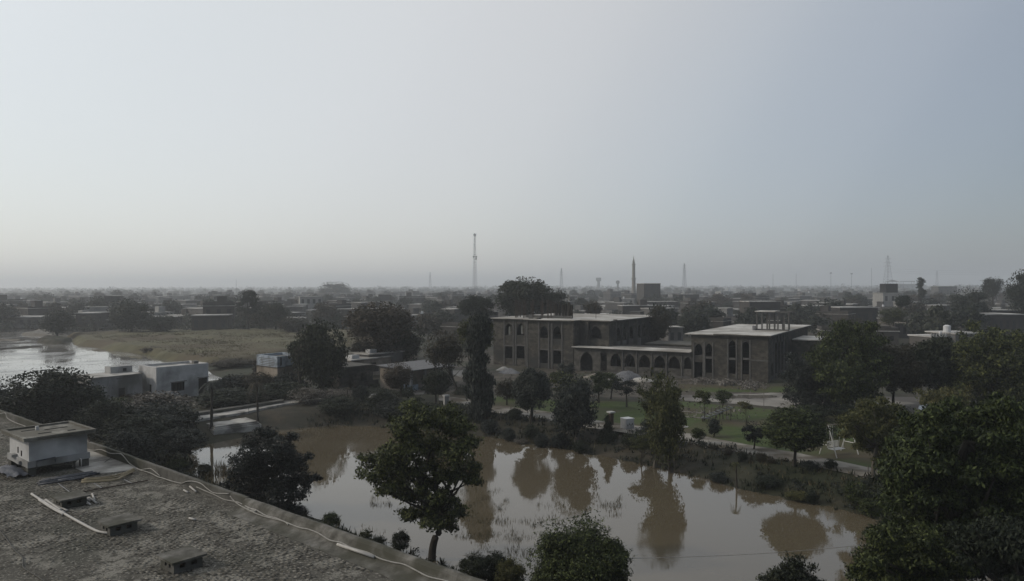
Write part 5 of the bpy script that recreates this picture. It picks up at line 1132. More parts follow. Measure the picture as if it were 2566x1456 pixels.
# palms and weeping heads
def palm(label, bx, by, top, spread, nf, mat='dark', group='palms round the pond', skirt=0.3, thick=.16, seed=1, hang=1.0):
    base = G(bx, by); D = base.y; H = M(by - top, D); Rr = M(spread, D) / 2; rng = random.Random(seed)
    t = thing('palm_tree', label, 'palm', base, 0, group)
    b = B(); n = 8; lean = rng.uniform(-.15, .15); pts = [Vector((lean * (i / n) ** 2, 0, -.2 + (H * .86 + .2) * i / n)) for i in range(n + 1)]
    b.tube(pts, [thick * (1.35 if i == 0 else 1.0 + .12 * math.sin(i * 2.4) - .35 * i / n) for i in range(n + 1)], 8); b.obj('trunk', MT['bark'], t, True)
    top_ = pts[-1]
    for f in range(nf):
        a = 6.28 * f / nf + rng.uniform(-.2, .2); el = rng.uniform(-.25, .95); L_ = Rr * rng.uniform(.85, 1.2); mids = []
        for i in range(9):
            q = i / 8; hx = L_ * (q * math.cos(el * .7) * (1 - .15 * q)); hz = L_ * (q * math.sin(el) * .75 - hang * .85 * q * q)
            mids.append(top_ + Vector((math.cos(a) * hx, math.sin(a) * hx, hz)))
        fb = B(); fb.tube(mids, [.022 * (1 - i / 9) for i in range(9)], 4, False)
        side = Vector((-math.sin(a), math.cos(a), 0))
        for i in range(1, 9):
            for k in (0, .5):
                p = mids[i - 1].lerp(mids[i], k) ; ll = L_ * .24 * (1 - .5 * abs(i / 8 - .4))
                d = (mids[i] - mids[i - 1]).normalized()
                for s in (-1, 1):
                    tip = p + side * s * ll * .75 + d * ll * .5 + Vector((0, 0, -ll * .45)); wv = d * ll * .10
                    fb.poly([p - wv, p + wv, tip + wv * .2, tip - wv * .2], [(0, 1, 2, 3)])
        fb.obj('frond', LF[mat], t)
    return t
palm('tall palm with a straight dark trunk at the terrace steps', 530, 1077, 938, 80, 16, 'bluish', seed=2, thick=.2)
palm('drooping headed palm right of the terrace steps', 646, 1058, 942, 72, 15, 'brown', seed=3, thick=.15, hang=1.5)
palm('slender little palm standing at the water edge below the path', 1846, 1224, 1148, 36, 11, 'olive', seed=4, thick=.09, hang=1.3)
palm('small palm peeping between the hedge and the columnar tree', 870, 1012, 965, 34, 10, 'brown', seed=6, thick=.09)
# agave tufts
def tuft(label, bx, by, r_px, n, mat, seed, group='spiky tufts by the parapet', cat='plant'):
    base = G(bx, by); Rr = M(r_px, base.y); rng = random.Random(seed); b = B()
    for i in range(n):
        a = rng.uniform(0, 6.28); el = rng.uniform(.3, 1.4); L_ = Rr * rng.uniform(.7, 1.2); d = Vector((math.cos(a) * math.cos(el), math.sin(a) * math.cos(el), math.sin(el))); s = Vector((-math.sin(a), math.cos(a), 0)) * L_ * .06
        m_ = d * L_ * .5; b.poly([-s, s, m_ + s * .8, m_ - s * .8], [(0, 1, 2, 3)]); e = d * L_ - Vector((0, 0, L_ * .12)); b.poly([m_ - s * .8, m_ + s * .8, e + s * .1, e - s * .1], [(0, 1, 2, 3)])
    o = b.obj('spiky_plant', LF[mat]); o.location = base; return tag(o, label, cat, group)
tuft('spiky agave at the parapet right of the clipped ball bush', 848, 1316, 18, 46, 'olive', 1); tuft('spiky tuft right of the bare trunk of the layered tree', 1106, 1418, 24, 60, 'dark', 2); tuft('dark spiky tuft between the layered tree and the hedge', 1135, 1432, 18, 50, 'dark', 3); tuft('feathery tuft beside the dark dense tree', 765, 1288, 20, 60, 'bluish', 4)

BU = [  # bushes: label, bx, by, top, left, right, shape, mat
 ('flat topped clipped ball bush at the parapet', 829, 1318, 1284, 806, 852, 'ball', 'green', dict(n=5000, size=.09)),
 ('round topiary bush on a short stem by the parapet', 1003, 1382, 1328, 979, 1028, 'ball', 'dark', dict(n=5000, size=.09)),
 ('small dome bush left of the stemmed topiary', 951, 1366, 1343, 932, 970, 'irregular', 'dark', dict(n=3500)),
 ('scruffy small bush at the parapet edge', 918, 1350, 1324, 904, 934, 'sparse', 'olive', dict(n=2500)),
 ('dark leafy bush right of the dark dense tree', 735, 1290, 1262, 715, 765, 'irregular', 'bluish', dict(n=4000)),
 ('dark clipped hedge bush left of the feathery bush', 1190, 1462, 1388, 1148, 1228, 'ball', 'dark', dict(n=9000, size=.07)),
 ('dark clipped hedge bush touching its left neighbour', 1238, 1458, 1382, 1206, 1274, 'ball', 'dark', dict(n=9000, size=.07)),
 ('lighter olive bush between hedge and feathery bush', 1278, 1478, 1398, 1240, 1318, 'irregular', 'olive', dict(n=9000, size=.07)),
 ('dark box shaped bush standing before the reeds', 512, 1196, 1160, 496, 530, 'ball', 'dark', dict(n=4000)),
 ('long dark clipped hedge block by the parapet', 450, 1176, 1150, 415, 470, 'ball', 'green', dict(n=5000)),
 ('square dark clipped bush on the path by the round headed tree', 1290, 1052, 1022, 1272, 1310, 'ball', 'dark', dict(n=4000)),
 ('dark conical bush at the path edge below the white box', 1522, 1108, 1042, 1496, 1548, 'cone', 'dark', dict(n=7000)),
 ('leafy bush below the white box', 1578, 1120, 1086, 1556, 1602, 'irregular', 'dark', dict(n=5000)),
 ('tiny conical bush with a long shadow on the lawn', 1943, 1040, 1024, 1934, 1952, 'cone', 'dark', dict(n=1500)),
 ('square brown bush on the path edge', 1825, 1140, 1122, 1814, 1836, 'ball', 'brown', dict(n=2000)),
 ('dark round bush beside the square brown bush', 1860, 1152, 1132, 1847, 1874, 'ball', 'dark', dict(n=2500)),
 ('rusty upright bush on the path edge', 1905, 1158, 1130, 1892, 1920, 'irregular', 'brown', dict(n=2200)),
 ('small brown tuft bush between two path edge bushes', 1882, 1156, 1138, 1872, 1892, 'cone', 'brown', dict(n=1200)),
 ('dark tilted bush on the path near the trunk of the golden tree', 2082, 1174, 1150, 2064, 2098, 'irregular', 'dark', dict(n=3000)),
 ('low scrub bush right of the round clipped tree trunk', 2030, 1174, 1155, 2008, 2056, 'irregular', 'bluish', dict(n=3000)),
 ('low brown bush on the path edge left of the trunk', 1932, 1160, 1146, 1920, 1946, 'irregular', 'brown', dict(n=1500)),
 ('reddish bush where the path leaves the ragged tree', 1790, 1126, 1112, 1778, 1804, 'sparse', 'brown', dict(n=1500)),
 ('low dark bush on the slope below the little path bushes', 1800, 1206, 1182, 1776, 1826, 'irregular', 'bluish', dict(n=3000)),
 ('dark hollow scrub clump on the slope right of the little palm', 1920, 1216, 1192, 1890, 1962, 'irregular', 'dark', dict(n=4500)),
 ('small dark bush alone on the slope', 1905, 1190, 1180, 1896, 1916, 'irregular', 'dark', dict(n=1200)),
 ('upright bush low on the right slope', 2034, 1262, 1226, 2018, 2050, 'irregular', 'dark', dict(n=3500)),
 ('leafy bush on the right slope under the golden tree', 2145, 1262, 1208, 2118, 2178, 'irregular', 'green', dict(n=5000)),
 ('scrub bush at the right end of the slope', 2180, 1290, 1250, 2150, 2215, 'irregular', 'green', dict(n=4500)),
 ('long low scrub along the right water line', 2000, 1250, 1232, 1968, 2030, 'irregular', 'olive', dict(n=3000)),
 ('dark bush on the bank under the round headed tree', 1275, 1104, 1072, 1258, 1292, 'ball', 'bluish', dict(n=4000)),
 ('dark box bush on the bank right of its twin', 1355, 1122, 1086, 1338, 1374, 'ball', 'bluish', dict(n=4000)),
 ('dark bush at the water line below the leaning trunk', 1455, 1136, 1102, 1436, 1474, 'irregular', 'dark', dict(n=4000)),
 ('shadowy bush on the bank left of the leaning trunk', 1400, 1120, 1080, 1378, 1425, 'irregular', 'bluish', dict(n=4000)),
 ('first bank bush right of the layered tree crown', 1228, 1086, 1050, 1205, 1250, 'irregular', 'bluish', dict(n=4000)),
 ('tall dark hedge corner behind the layered tree', 1085, 1058, 1008, 1040, 1116, 'ball', 'dark', dict(n=9000)),
 ('dark hedge stretch left of the hedge corner', 1020, 1052, 1002, 985, 1060, 'ball', 'dark', dict(n=9000)),
 ('dark clipped bush at the end of the pale forecourt', 900, 1008, 966, 882, 925, 'ball', 'bluish', dict(n=6000)),
 ('broad dark bush mound before the forecourt', 955, 1030, 975, 915, 1000, 'irregular', 'dark', dict(n=9000)),
 ('round dark bush mound right of the broad one', 985, 1045, 1000, 940, 1025, 'irregular', 'bluish', dict(n=7000)),
 ('dark bush hanging over the terrace end', 850, 1040, 992, 800, 905, 'irregular', 'dark', dict(n=9000)),
 ('flowering pale twigged bush on the terrace end', 765, 1012, 970, 720, 815, 'irregular', 'pale', dict(n=5000, size=.07)),
 ('pale blossoming shrub behind the terrace', 830, 1006, 975, 790, 880, 'irregular', 'pale', dict(n=5000, size=.06)),
 ('dark hedge behind the terrace, left stretch', 570, 1017, 975, 500, 650, 'irregular', 'dark', dict(n=12000)),
 ('dark hedge behind the terrace, right stretch', 705, 1000, 960, 640, 770, 'irregular', 'dark', dict(n=12000)),
 ('dark shrub at the corner of the white house', 590, 985, 940, 545, 640, 'irregular', 'bluish', dict(n=8000)),
 ('leafy shrub between white house and painted hall', 640, 985, 935, 600, 690, 'irregular', 'brown', dict(n=8000)),
 ('dark shrub below the painted hall', 715, 985, 935, 680, 760, 'irregular', 'bluish', dict(n=8000)),
 ('olive shrub against the wall of the beige hut', 876, 974, 950, 862, 892, 'cone', 'brown', dict(n=2500)),
 ('bright green shrub by the veranda pillars', 1068, 965, 945, 1052, 1086, 'irregular', 'bright', dict(n=2500)),
 ('dark shrub against the annex wall', 262, 1000, 972, 238, 292, 'irregular', 'bluish', dict(n=4000)),
 ('pale twigged sprawling shrub below the white house', 385, 1062, 985, 305, 478, 'irregular', 'pale', dict(n=9000, size=.085)),
 ('dark heart of the sprawling shrubs below the white house', 400, 1092, 1010, 318, 490, 'irregular', 'bluish', dict(n=9000, size=.085)),
 ('dark green shrub mass behind the roof water tank', 262, 1098, 1000, 195, 330, 'irregular', 'dark', dict(n=9000, size=.085)),
 ('dark shrub mass over the parapet, left of the pond', 335, 1130, 1040, 262, 420, 'irregular', 'dark', dict(n=9000, size=.085)),
 ('silvery leafed shrub rising over the parapet beyond the tank', 322, 1158, 1072, 268, 380, 'irregular', 'bluish', dict(n=9000, size=.06)),
 ('dark shrub left of the terrace wall', 445, 1092, 1020, 395, 492, 'irregular', 'dark', dict(n=9000)),
 ('green shrub glimpsed under the sprawling shrubs', 300, 1040, 995, 270, 335, 'irregular', 'green', dict(n=4000)),
 ('brown scrub in front of the annex door', 330, 1012, 985, 300, 362, 'sparse', 'brown', dict(n=3500)),
 ('low dark scrub along the far end of the crop field', 575, 918, 897, 525, 640, 'irregular', 'brown', dict(n=6000)),
 ('reddish weed clump at the edge of the crop field', 385, 884, 868, 355, 410, 'irregular', 'brown', dict(n=3000)),
 ('tall weed clump beside the painted hall', 640, 940, 905, 628, 655, 'column', 'brown', dict(n=3000)),
 ('straggling flowering shrub in the yard right of the columnar tree', 1290, 1000, 965, 1262, 1322, 'sparse', 'olive', dict(n=3000)),
 ('leafy shrub before the yard rubble', 1450, 985, 950, 1425, 1480, 'sparse', 'green', dict(n=3000)),
 ('shrub on the lawn edge behind the white box', 1640, 1028, 992, 1612, 1668, 'irregular', 'olive', dict(n=4000)),
 ('dark low shrub under the blue grey feathery tree', 2030, 1052, 1015, 1995, 2075, 'irregular', 'dark', dict(n=5000)),
 ('dark shrub line beside the puddled road', 2120, 1048, 1016, 2080, 2165, 'irregular', 'dark', dict(n=6000)),
 ('olive shrub at the foot of the forked limbed tree', 2250, 1068, 1030, 2215, 2300, 'irregular', 'olive', dict(n=6000)),
 ('white flowering low shrub in the pond bank grass', 1305, 1112, 1098, 1288, 1322, 'sparse', 'pale', dict(n=1200)),
]
for (lb, bx, by, top, l, r_, shp, mat, kw) in BU:
    bush('bush', lb, 'bush', bx, by, top, l, r_, shp, mat, 0, **kw)

# ------------------------------------------------------------------ uncountable greenery on real ground
def blades(name, label, P_xy, h, mat, seed, w_=.03, per=5, zoff=0.0, sway=.35):
    rng = np.random.default_rng(seed); n = len(P_xy); k = per
    base = np.repeat(P_xy, k, 0) + rng.normal(0, .12, (n * k, 3)) * np.array([1, 1, 0]); N = n * k
    a = rng.uniform(0, 6.28, N); hh = h * rng.uniform(.5, 1.3, N); ww = w_ * rng.uniform(.7, 1.4, N)
    side = np.stack([np.cos(a), np.sin(a), np.zeros(N)], -1) * ww[:, None]; tip = base + np.stack([rng.normal(0, sway, N) * hh, rng.normal(0, sway, N) * hh, hh], -1)
    V = np.stack([base - side, base + side, tip + side * .25, tip - side * .25], 1).reshape(-1, 3)
    return tag(link(name, npmesh(name, V, np.arange(N * 4, dtype=np.int32).reshape(-1, 4), LF[mat])), label, kind='stuff')
rng = np.random.default_rng(77)
# bank vegetation: points within the slope ring
Xc = rng.uniform(-75, 60, 60000); Yc = rng.uniform(30, 105, 60000); dd = sdist(Xc, Yc, pond); tp_ = [P(475, 1030), P(860, 992), P(860, 1005), P(660, 1064), P(535, 1084), P(480, 1060)]
m_ = (sdist(Xc, Yc, tp_) > .3) & (dd > -.2) & (dd < 6.5) & (bumps(Xc * .6, Yc * .6) > rng.uniform(-1.3, 1.1, len(Xc)))
Xc, Yc = Xc[m_], Yc[m_]; pts = np.stack([Xc, Yc, gz(Xc, Yc) - .03], -1)
n1 = len(pts) // 2
blades('bank_grass', 'brown and green rough grass on the pond banks', pts[:n1], .32, 'straw', 1, .035, 5)
blades('bank_grass', 'dark weeds on the pond banks', pts[n1:], .4, 'dark', 2, .06, 5)
# low scrub blobs as leaf clouds on the banks
sel_ = rng.choice(len(pts), 230, replace=False); cl = [(pts[i][0], pts[i][1], pts[i][2] + .12, rng.uniform(.25, .8), .55) for i in sel_]
V, Qd = crown_cloud(rng, cl, 26000, .17, .5); tag(link('undergrowth', npmesh('undergrowth', V, Qd, LF['bluish'])), 'low dark undergrowth scattered along the pond banks', kind='stuff')
# yard undergrowth on the left between the buildings and the pond
cl = []
for _ in range(210):
    q = P(rng.uniform(180, 1180), rng.uniform(965, 1085)); 
    fx_, fy_ = proj(q)
    if 470 < fx_ < 1000 and fy_ > 992: continue
    if sdist(np.array([q.x]), np.array([q.y]), pond)[0] > 4.5: cl.append((q.x, q.y, .25, rng.uniform(.4, 1.2), .5))
V, Qd = crown_cloud(rng, cl, 40000, .2, .5); tag(link('undergrowth', npmesh('undergrowth', V, Qd, LF['dark'])), 'low dark scrub filling the compound left of the lawn', kind='stuff')
cl = []
for _ in range(120):
    q = P(rng.uniform(1980, 2560), rng.uniform(1020, 1110)) if rng.random() < .5 else P(rng.uniform(2180, 2566), rng.uniform(1180, 1420))
    cl.append((q.x, q.y, .2, rng.uniform(.4, 1.1), .5))
V, Qd = crown_cloud(rng, cl, 20000, .2, .5); tag(link('undergrowth', npmesh('undergrowth', V, Qd, LF['dark'])), 'shaded undergrowth beneath the big trees on the right', kind='stuff')
# reeds standing in the pond
def pxpts(regs, z, seed):
    r_ = np.random.default_rng(seed); o = []
    for (x0, y0, x1, y1, n) in regs:
        for _ in range(n):
            cx_, cy_ = r_.uniform(x0, x1), r_.uniform(y0, y1)
            if math.sin(cx_ * .09 + 2 * math.sin(cy_ * .05)) + math.sin(cy_ * .16) > r_.uniform(-1.2, 1.2): q = P(cx_, cy_, z); o.append((q.x, q.y, z - .05))
    return np.array(o)
blades('reeds', 'thin reeds standing in the pond', pxpts([(1140, 1225, 1270, 1350, 560), (1270, 1300, 1350, 1400, 160), (1500, 1245, 1560, 1295, 200), (930, 1245, 980, 1270, 110), (1340, 1262, 1420, 1340, 110), (900, 1310, 960, 1350, 40), (1180, 1330, 1330, 1420, 200)], POND_Z, 1), .25, 'straw', 3, .016, 3, sway=.3)
blades('reeds', 'reeds by the near bank at the left end of the pond', pxpts([(500, 1165, 640, 1225, 420), (620, 1190, 700, 1240, 150)], POND_Z, 2), .75, 'straw', 4, .03, 4, sway=.2)
fx = pxpts([(-80, 862, 380, 990, 1500), (100, 872, 420, 930, 400)], FLOOD_Z, 3)
blades('stubble', 'crop stubble sticking out of the flooded field', fx, .11, 'straw', 5, .05, 3, sway=.5)
# crop tops
Xc = rng.uniform(-260, -40, 60000); Yc = rng.uniform(130, 290, 60000); fp = [P(a, b_) for a, b_ in [(190, 840), (760, 830), (1000, 840), (1000, 860), (760, 878), (640, 902), (540, 909), (430, 893), (300, 871)]]
m_ = sdist(Xc, Yc, fp) < -.5; Xc, Yc = Xc[m_][:15000], Yc[m_][:15000]
blades('crop', 'dry crop heads of the field', np.stack([Xc, Yc, np.full(len(Xc), .75)], -1), .32, 'crophead', 6, .07, 3)

# ================================================================== village
def win(b, *a): b.box(*a)
def make_house(kind, seed):
    """small flat roofed village house; parts wall, roof, parapet, windows, door, stair_room, water_tank"""
    r_ = random.Random(seed); W = r_.uniform(9, 16); Dp = r_.uniform(8, 12); two = kind in ('two', 'white2'); H = 6.4 if two else 3.5
    wm = {'brick': 'farbrick', 'two': 'farbrick', 'plaster': 'farplaster', 'white': 'farwhite', 'white2': 'farwhite', 'long': 'farbrick'}[kind]
    if kind == 'long': W = 20; Dp = 7
    t = thing('village_house', None, None, (0, 0, -500))
    xs = [W * (i + .5) / int(W // 3) for i in range(int(W // 3))]; ops = [(x, 1.2, 1.0, 2.3, False) for x in xs]; dk = len(xs) // 2; ops[dk] = (xs[dk], 1.2, 0, 2.3, False)
    if two: ops += [(x, 1.2, 4.2, 5.5, False) for x in xs]
    b = B(); b.wall((-W / 2, -Dp / 2), (W / 2, -Dp / 2), 0, H, .3, ops); b.wall((W / 2, -Dp / 2 + .302), (W / 2, Dp / 2), 0, H, .3, [(3, 1.1, 1, 2.3, False)]); b.wall((W / 2 - .302, Dp / 2), (-W / 2 + .302, Dp / 2), 0, H, .3); b.wall((-W / 2, Dp / 2), (-W / 2, -Dp / 2 + .302), 0, H, .3, [(4, 1.1, 1, 2.3, False)])
    b.obj('wall', MT[wm], t)
    b = B(); b.box(-W / 2 - .3, -Dp / 2 - .3, H + .002, W / 2 + .3, Dp / 2 + .3, H + .18); b.obj('roof', MT['farroof'], t)
    if r_.random() < .7:
        b = B(); hgt = r_.choice([.5, .9])
        for (x0, y0, x1, y1) in ((-W / 2, -Dp / 2, W / 2, -Dp / 2 + .2), (-W / 2, Dp / 2 - .2, W / 2, Dp / 2), (-W / 2, -Dp / 2 + .2, -W / 2 + .2, Dp / 2 - .2), (W / 2 - .2, -Dp / 2 + .2, W / 2, Dp / 2 - .2)): b.box(x0, y0, H + .182, x1, y1, H + .18 + hgt)
        b.obj('parapet', MT[wm], t)
    for i, o in enumerate(ops):
        if r_.random() < .75:
            b = B(); x = -W / 2 + o[0]; b.box(x - .6, -Dp / 2 + .12, o[2], x + .6, -Dp / 2 + .16, o[3]); b.obj('door' if i == dk else 'window', MT['void'], t)
    if r_.random() < .6:
        b = B(); x = r_.uniform(-W / 2 + .3, W / 2 - 3.5); b.box(x, Dp / 2 - 3.2, H + .183, x + 3, Dp / 2 - .25, H + 2.7); b.box(x - .2, Dp / 2 - 3.4, H + 2.702, x + 3.2, Dp / 2 - .05, H + 2.82); b.obj('stair_room', MT[wm], t)
    if r_.random() < .4:
        b = B(); x = r_.uniform(-W / 2 + 1, W / 2 - 1); b.tube([(x, -1, H + .18), (x, -1, H + 1.3), (x, -1, H + 1.5)], [.55, .55, .25], 10); b.obj('water_tank', MT['tankplastic'], t)
    return t
kinds = ['brick', 'brick', 'plaster', 'two', 'white', 'long', 'two', 'plaster', 'white2', 'brick']
HOUSES = [(make_house(k, 40 + i), k) for i, k in enumerate(kinds)]
KL = {'brick': 'brick', 'two': 'two storey brick', 'plaster': 'grey plastered', 'white': 'whitewashed', 'long': 'long brick', 'white2': 'two storey whitewashed'}
def copy_tree(o, parent=None):
    c = o.copy(); COL.objects.link(c)
    if parent is not None: c.parent = parent
    for ch in o.children: copy_tree(ch, c)
    return c
used = set()
occupied = []
rv = random.Random(101)
def avoid(x, y):
    # keep clear of the unfinished building, the field and the compound
    px = 1283 + 1832 * x / y; py = 714 + 1832 * 16 / y
    if py > 905: return True
    if px < 1050 and py > 826: return True
    if 1050 <= px < 2060 and py > 862: return True
    if 1180 < px < 1440 and py > 795: return True
    return False
bands = [(185, 290, 14), (290, 420, 34), (420, 620, 54), (620, 900, 62), (900, 1400, 60), (1400, 2200, 40)]
ZN = ['above the flooded field', 'above the crop field', 'left of the mast', 'behind the left block', 'right of the minaret', 'behind the right block', 'below the large pylon', 'by the right edge']
DN = ['nearest village row', 'village front', 'mid village', 'hazy village rear', 'faint village edge', 'skyline haze']
def zone(px): return ZN[sum(px > q for q in (190, 700, 1190, 1588, 1860, 2110, 2340))]
for bi, (d0, d1, n) in enumerate(bands):
    tries = 0; got = 0
    while got < n and tries < 4000:
        tries += 1; y = rv.uniform(d0, d1); x = rv.uniform(-.78, .74) * y
        if avoid(x, y) or any((x - a) ** 2 + (y - c) ** 2 < (16 + .012 * y) ** 2 for a, c in occupied): continue
        occupied.append((x, y)); hi = rv.randrange(len(HOUSES)); h0, k = HOUSES[hi]
        if k in ('white', 'white2') and rv.random() < .5: hi = rv.choice([0, 1, 3]); h0, k = HOUSES[hi]
        if hi not in used: o = h0; used.add(hi)
        else: o = copy_tree(h0)
        o.location = (x, y, 0); o.rotation_euler = (0, 0, rv.choice([-.5, -.55, .9, .4, .1, -.3]) + rv.uniform(-.1, .1)); s = rv.uniform(.85, 1.2); o.scale = (s, s, s * rv.uniform(.9, 1.1))
        o['label'] = f'{KL[k]} house in the {DN[bi]}, {zone(1283 + 1832 * x / y)}'; o['category'] = 'house'; o['group'] = f'{KL[k]} houses, {DN[bi]}, {zone(1283 + 1832 * x / y)}'; got += 1
for i, (h0, k) in enumerate(HOUSES):
    if i not in used:
        for c in list(h0.children_recursive): bpy.data.objects.remove(c)
        bpy.data.objects.remove(h0)
# village trees
FT = [(s, m, v) for s, m, v in (('irregular', 'far', 2), ('irregular', 'far', 3), ('layer', 'far', 2), ('ball', 'far', 2), ('sparse', 'far', 2), ('irregular', 'brown', 3))]
for key in FT: proto_crown(*key, n=2200, size=.17)
tb = B(); tb.tube([(0, 0, -.1), (.05, 0, .5), (0, 0, 1)], [.06, .045, .02], 5); TRUNK = tb.mesh('trunk', MT['bark'])
tbands = [(185, 290, 26), (290, 420, 50), (420, 620, 62), (620, 900, 62), (900, 1400, 54), (1400, 2200, 36)]
KT = {'irregular': 'bushy', 'layer': 'flat topped', 'ball': 'round', 'sparse': 'loose crowned'}
for bi, (d0, d1, n) in enumerate(tbands):
    got = 0; tries = 0
    while got < n and tries < 4000:
        tries += 1; y = rv.uniform(d0, d1); x = rv.uniform(-.78, .74) * y
        if avoid(x, y) or any((x - a) ** 2 + (y - c) ** 2 < 60 for a, c in occupied): continue
        s, m, v = rv.choice(FT); H = rv.uniform(5, 10.5); rx = H * rv.uniform(.38, .62)
        t = thing('village_tree', f'{KT[s]} {"brownish" if m == "brown" else "dark"} tree in the {DN[bi]}, {zone(1283 + 1832 * x / y)}', 'tree', (x, y, 0), 0, f'{KT[s]} {"brownish" if m == "brown" else "dark"} trees in the {DN[bi]}, {zone(1283 + 1832 * x / y)}')
        link('crown', PROTO[(s, m, v, 2200)], t, (0, 0, H * .58), rv.uniform(0, 6.28), (rx, rx, H * .45)); link('trunk', TRUNK, t, (0, 0, 0), 0, (H * .6, H * .6, H * .55)); got += 1
# the rest of the village beyond the individual houses: one joined mass
rf = random.Random(55); b = B(); tops = []
for _ in range(1500):
    y = 290 + 2500 * rf.random() ** 1.5; x = rf.uniform(-.78, .76) * y
    if avoid(x, y): continue
    if any((x - a) ** 2 + (y - c) ** 2 < 150 for a, c in occupied): continue
    W, D2, H = rf.uniform(6, 16), rf.uniform(6, 12), rf.choice([3.2, 3.6, 4.2, 6.2, 6.8]) * rf.uniform(.9, 1.1); a = rf.choice([-.5, -.6, .95, .4, .1])
    ax_ = (math.cos(a), math.sin(a)); f0 = len(b.f); b.obox((x, y), ax_, W, D2, 0, H); m0 = rf.choice([0, 0, 0, 1, 1, 1, 2])
    tops += [m0] * 6; b.obox((x, y), ax_, W + .5, D2 + .5, H + .003, H + .22); tops += [3] * 6
    if rf.random() < .4:
        b.obox((x + rf.uniform(-2, 2), y + 1), ax_, 3, 3, H + .223, H + 2.6); tops += [m0] * 6
me = b.mesh('village_blocks', MT['farbrick'])
for q in ('farplaster', 'farwhite', 'farroof'): me.materials.append(MT[q])
me.polygons.foreach_set('material_index', tops)
tag(link('village_blocks', me), 'crowded small flat roofed houses of the hazy town reaching back to the skyline', kind='stuff')
# far woods on the skyline: one mass
rng = np.random.default_rng(9); cl = []
for _ in range(1500):
    y = rng.uniform(1500, 5200); x = rng.uniform(-.8, .8) * y; h_ = rng.uniform(3, 8.5); cl.append((x, y, h_ * .55, h_ * rng.uniform(.6, 1.6), .7))
V, Qd = crown_cloud(rng, cl, 90000, 3.2, .7); tag(link('far_woods', npmesh('far_woods', V, Qd, LF['far'])), 'hazy line of far woods along the whole skyline', kind='stuff')
cl = []
for _ in range(1350):
    y = 255 + 1300 * rng.random() ** 1.8; x = rng.uniform(-.8, .8 if rng.random() < .6 else 0) * y
    if avoid(x, y): continue
    h_ = rng.uniform(1.2, 4.6); cl.append((x, y, h_ * .4, h_ * rng.uniform(.7, 1.6), .6))
V, Qd = crown_cloud(rng, cl, 130000, 1.0, .6); tag(link('village_scrub', npmesh('village_scrub', V, Qd, LF['far'])), 'hazy scrub growing between the village houses', kind='stuff')

# named village buildings
def block(label, px0, px1, ytop, ybase, depth, mat, name='village_house', roofmat='farroof', az=62, floors=1, wins=3, roof_over=.3, group=None, base=None, stair=None):
    c0 = base or P(px0, ybase); D = c0.y; W = (px1 - px0) / 1832 * D; H = zat(c0, ytop); t = thing(name, label, 'house', c0, R(90 - az) if az is not None else 0, group)
    if az is not None:
        W = abs(solveL(c0, az, px1))
    ops = []
    for f in range(floors):
        fh = H / floors
        for i in range(wins): ops.append((W * (i + .5) / wins, min(1.3, W / wins * .5), f * fh + fh * .3, f * fh + fh * .75, False))
    b = B(); b.wall((0, 0), (W, 0), 0, H, .3, ops); b.wall((W, .302), (W, depth), 0, H, .3, ops[:1] if depth > 4 else ()); b.wall((W - .302, depth), (.302, depth), 0, H, .3); b.wall((0, depth), (0, .302), 0, H, .3); b.obj('wall', MT[mat], t)
    b = B(); b.box(-roof_over, -roof_over, H + .002, W + roof_over, depth + roof_over, H + .25); b.obj('roof', MT[roofmat], t)
    for o in ops:
        b = B(); b.box(o[0] - o[1] / 2, .10, o[2], o[0] + o[1] / 2, .19, o[3]); b.obj('window', MT['farshutter'], t)
    return t, W, H
block('tall dark block of flats standing above the village left of the minaret base', 1614, 1655, 711, 775, 14, 'farbrick', floors=3, az=80)
block('brick house with an upper storey frame right of the tall block', 1700, 1752, 738, 775, 12, 'farbrick', floors=2, az=85, wins=4)
block('long flat pale edged roof in front of the tall block', 1622, 1700, 757, 790, 10, 'farbrick', az=86, wins=6, roofmat='pad')
block('wide low house with a bright roof edge behind the left block', 1560, 1690, 768, 800, 10, 'farbrick', az=88, wins=8, roofmat='pad')
t, W, H = block('white two storey house with a dark rooftop box on the right', 2213, 2263, 735, 790, 10, 'farwhite', az=88, floors=2)
b = B(); b.box(W * .25, 2, H + .26, W * .85, 8, H + zat(P(2213, 790), 711) - H); b.obj('rooftop_box', MT['void'], t)
block('low pale wing joined to the white two storey house', 2264, 2330, 758, 792, 9, 'farwhite', az=88, wins=4)
block('small whitish house right of the white two storey one', 2298, 2330, 740, 778, 8, 'greywall', az=88, wins=2)
block('brown flat topped house on the right skyline', 2352, 2398, 718, 752, 12, 'farplaster', az=88, wins=3, roofmat='pad', roof_over=.8)
t, W, H = block('pale mansion with two pavilion roofs near the lattice pylon', 2222, 2316, 712, 728, 14, 'farwhite', az=89, wins=8)
for fx0, fx1, peaked in ((.02, .34, True), (.44, .74, False)):
    b = B(); x0, x1 = W * fx0, W * fx1; z = H + .26; hh = W * .06
    for (x, y) in ((x0 + .6, 1), (x1 - .6, 1), (x0 + .6, 11), (x1 - .6, 11)): b.box(x - .3, y - .3, z, x + .3, y + .3, z + hh)
    b.obj('pavilion_post', MT['farwhite'], t)
    b = B(); c = ((x0 + x1) / 2, 6)
    if peaked: b.poly([(x0 - 1, -1, z + hh), (x1 + 1, -1, z + hh), (x1 + 1, 13, z + hh), (x0 - 1, 13, z + hh), (c[0], c[1], z + hh * 1.9)], [(0, 1, 4), (1, 2, 4), (2, 3, 4), (3, 0, 4), (3, 2, 1, 0)])
    else: b.box(x0 - 1, -1, z + hh, x1 + 1, 13, z + hh * 1.25)
    b.obj('pavilion_roof', MT['farbrick'], t)
t, W, H = block('whitewashed house with a round white roof tank near the right edge', 2394, 2470, 838, 886, 9, 'greywall', az=80, wins=2)
c = B(); c.tube([(W * .16, 4, H + .25), (W * .16, 4, H + 1.7), (W * .16, 4, H + 1.95)], [.8, .8, .35], 14); c.obj('water_tank', MT['tankplastic'], t)
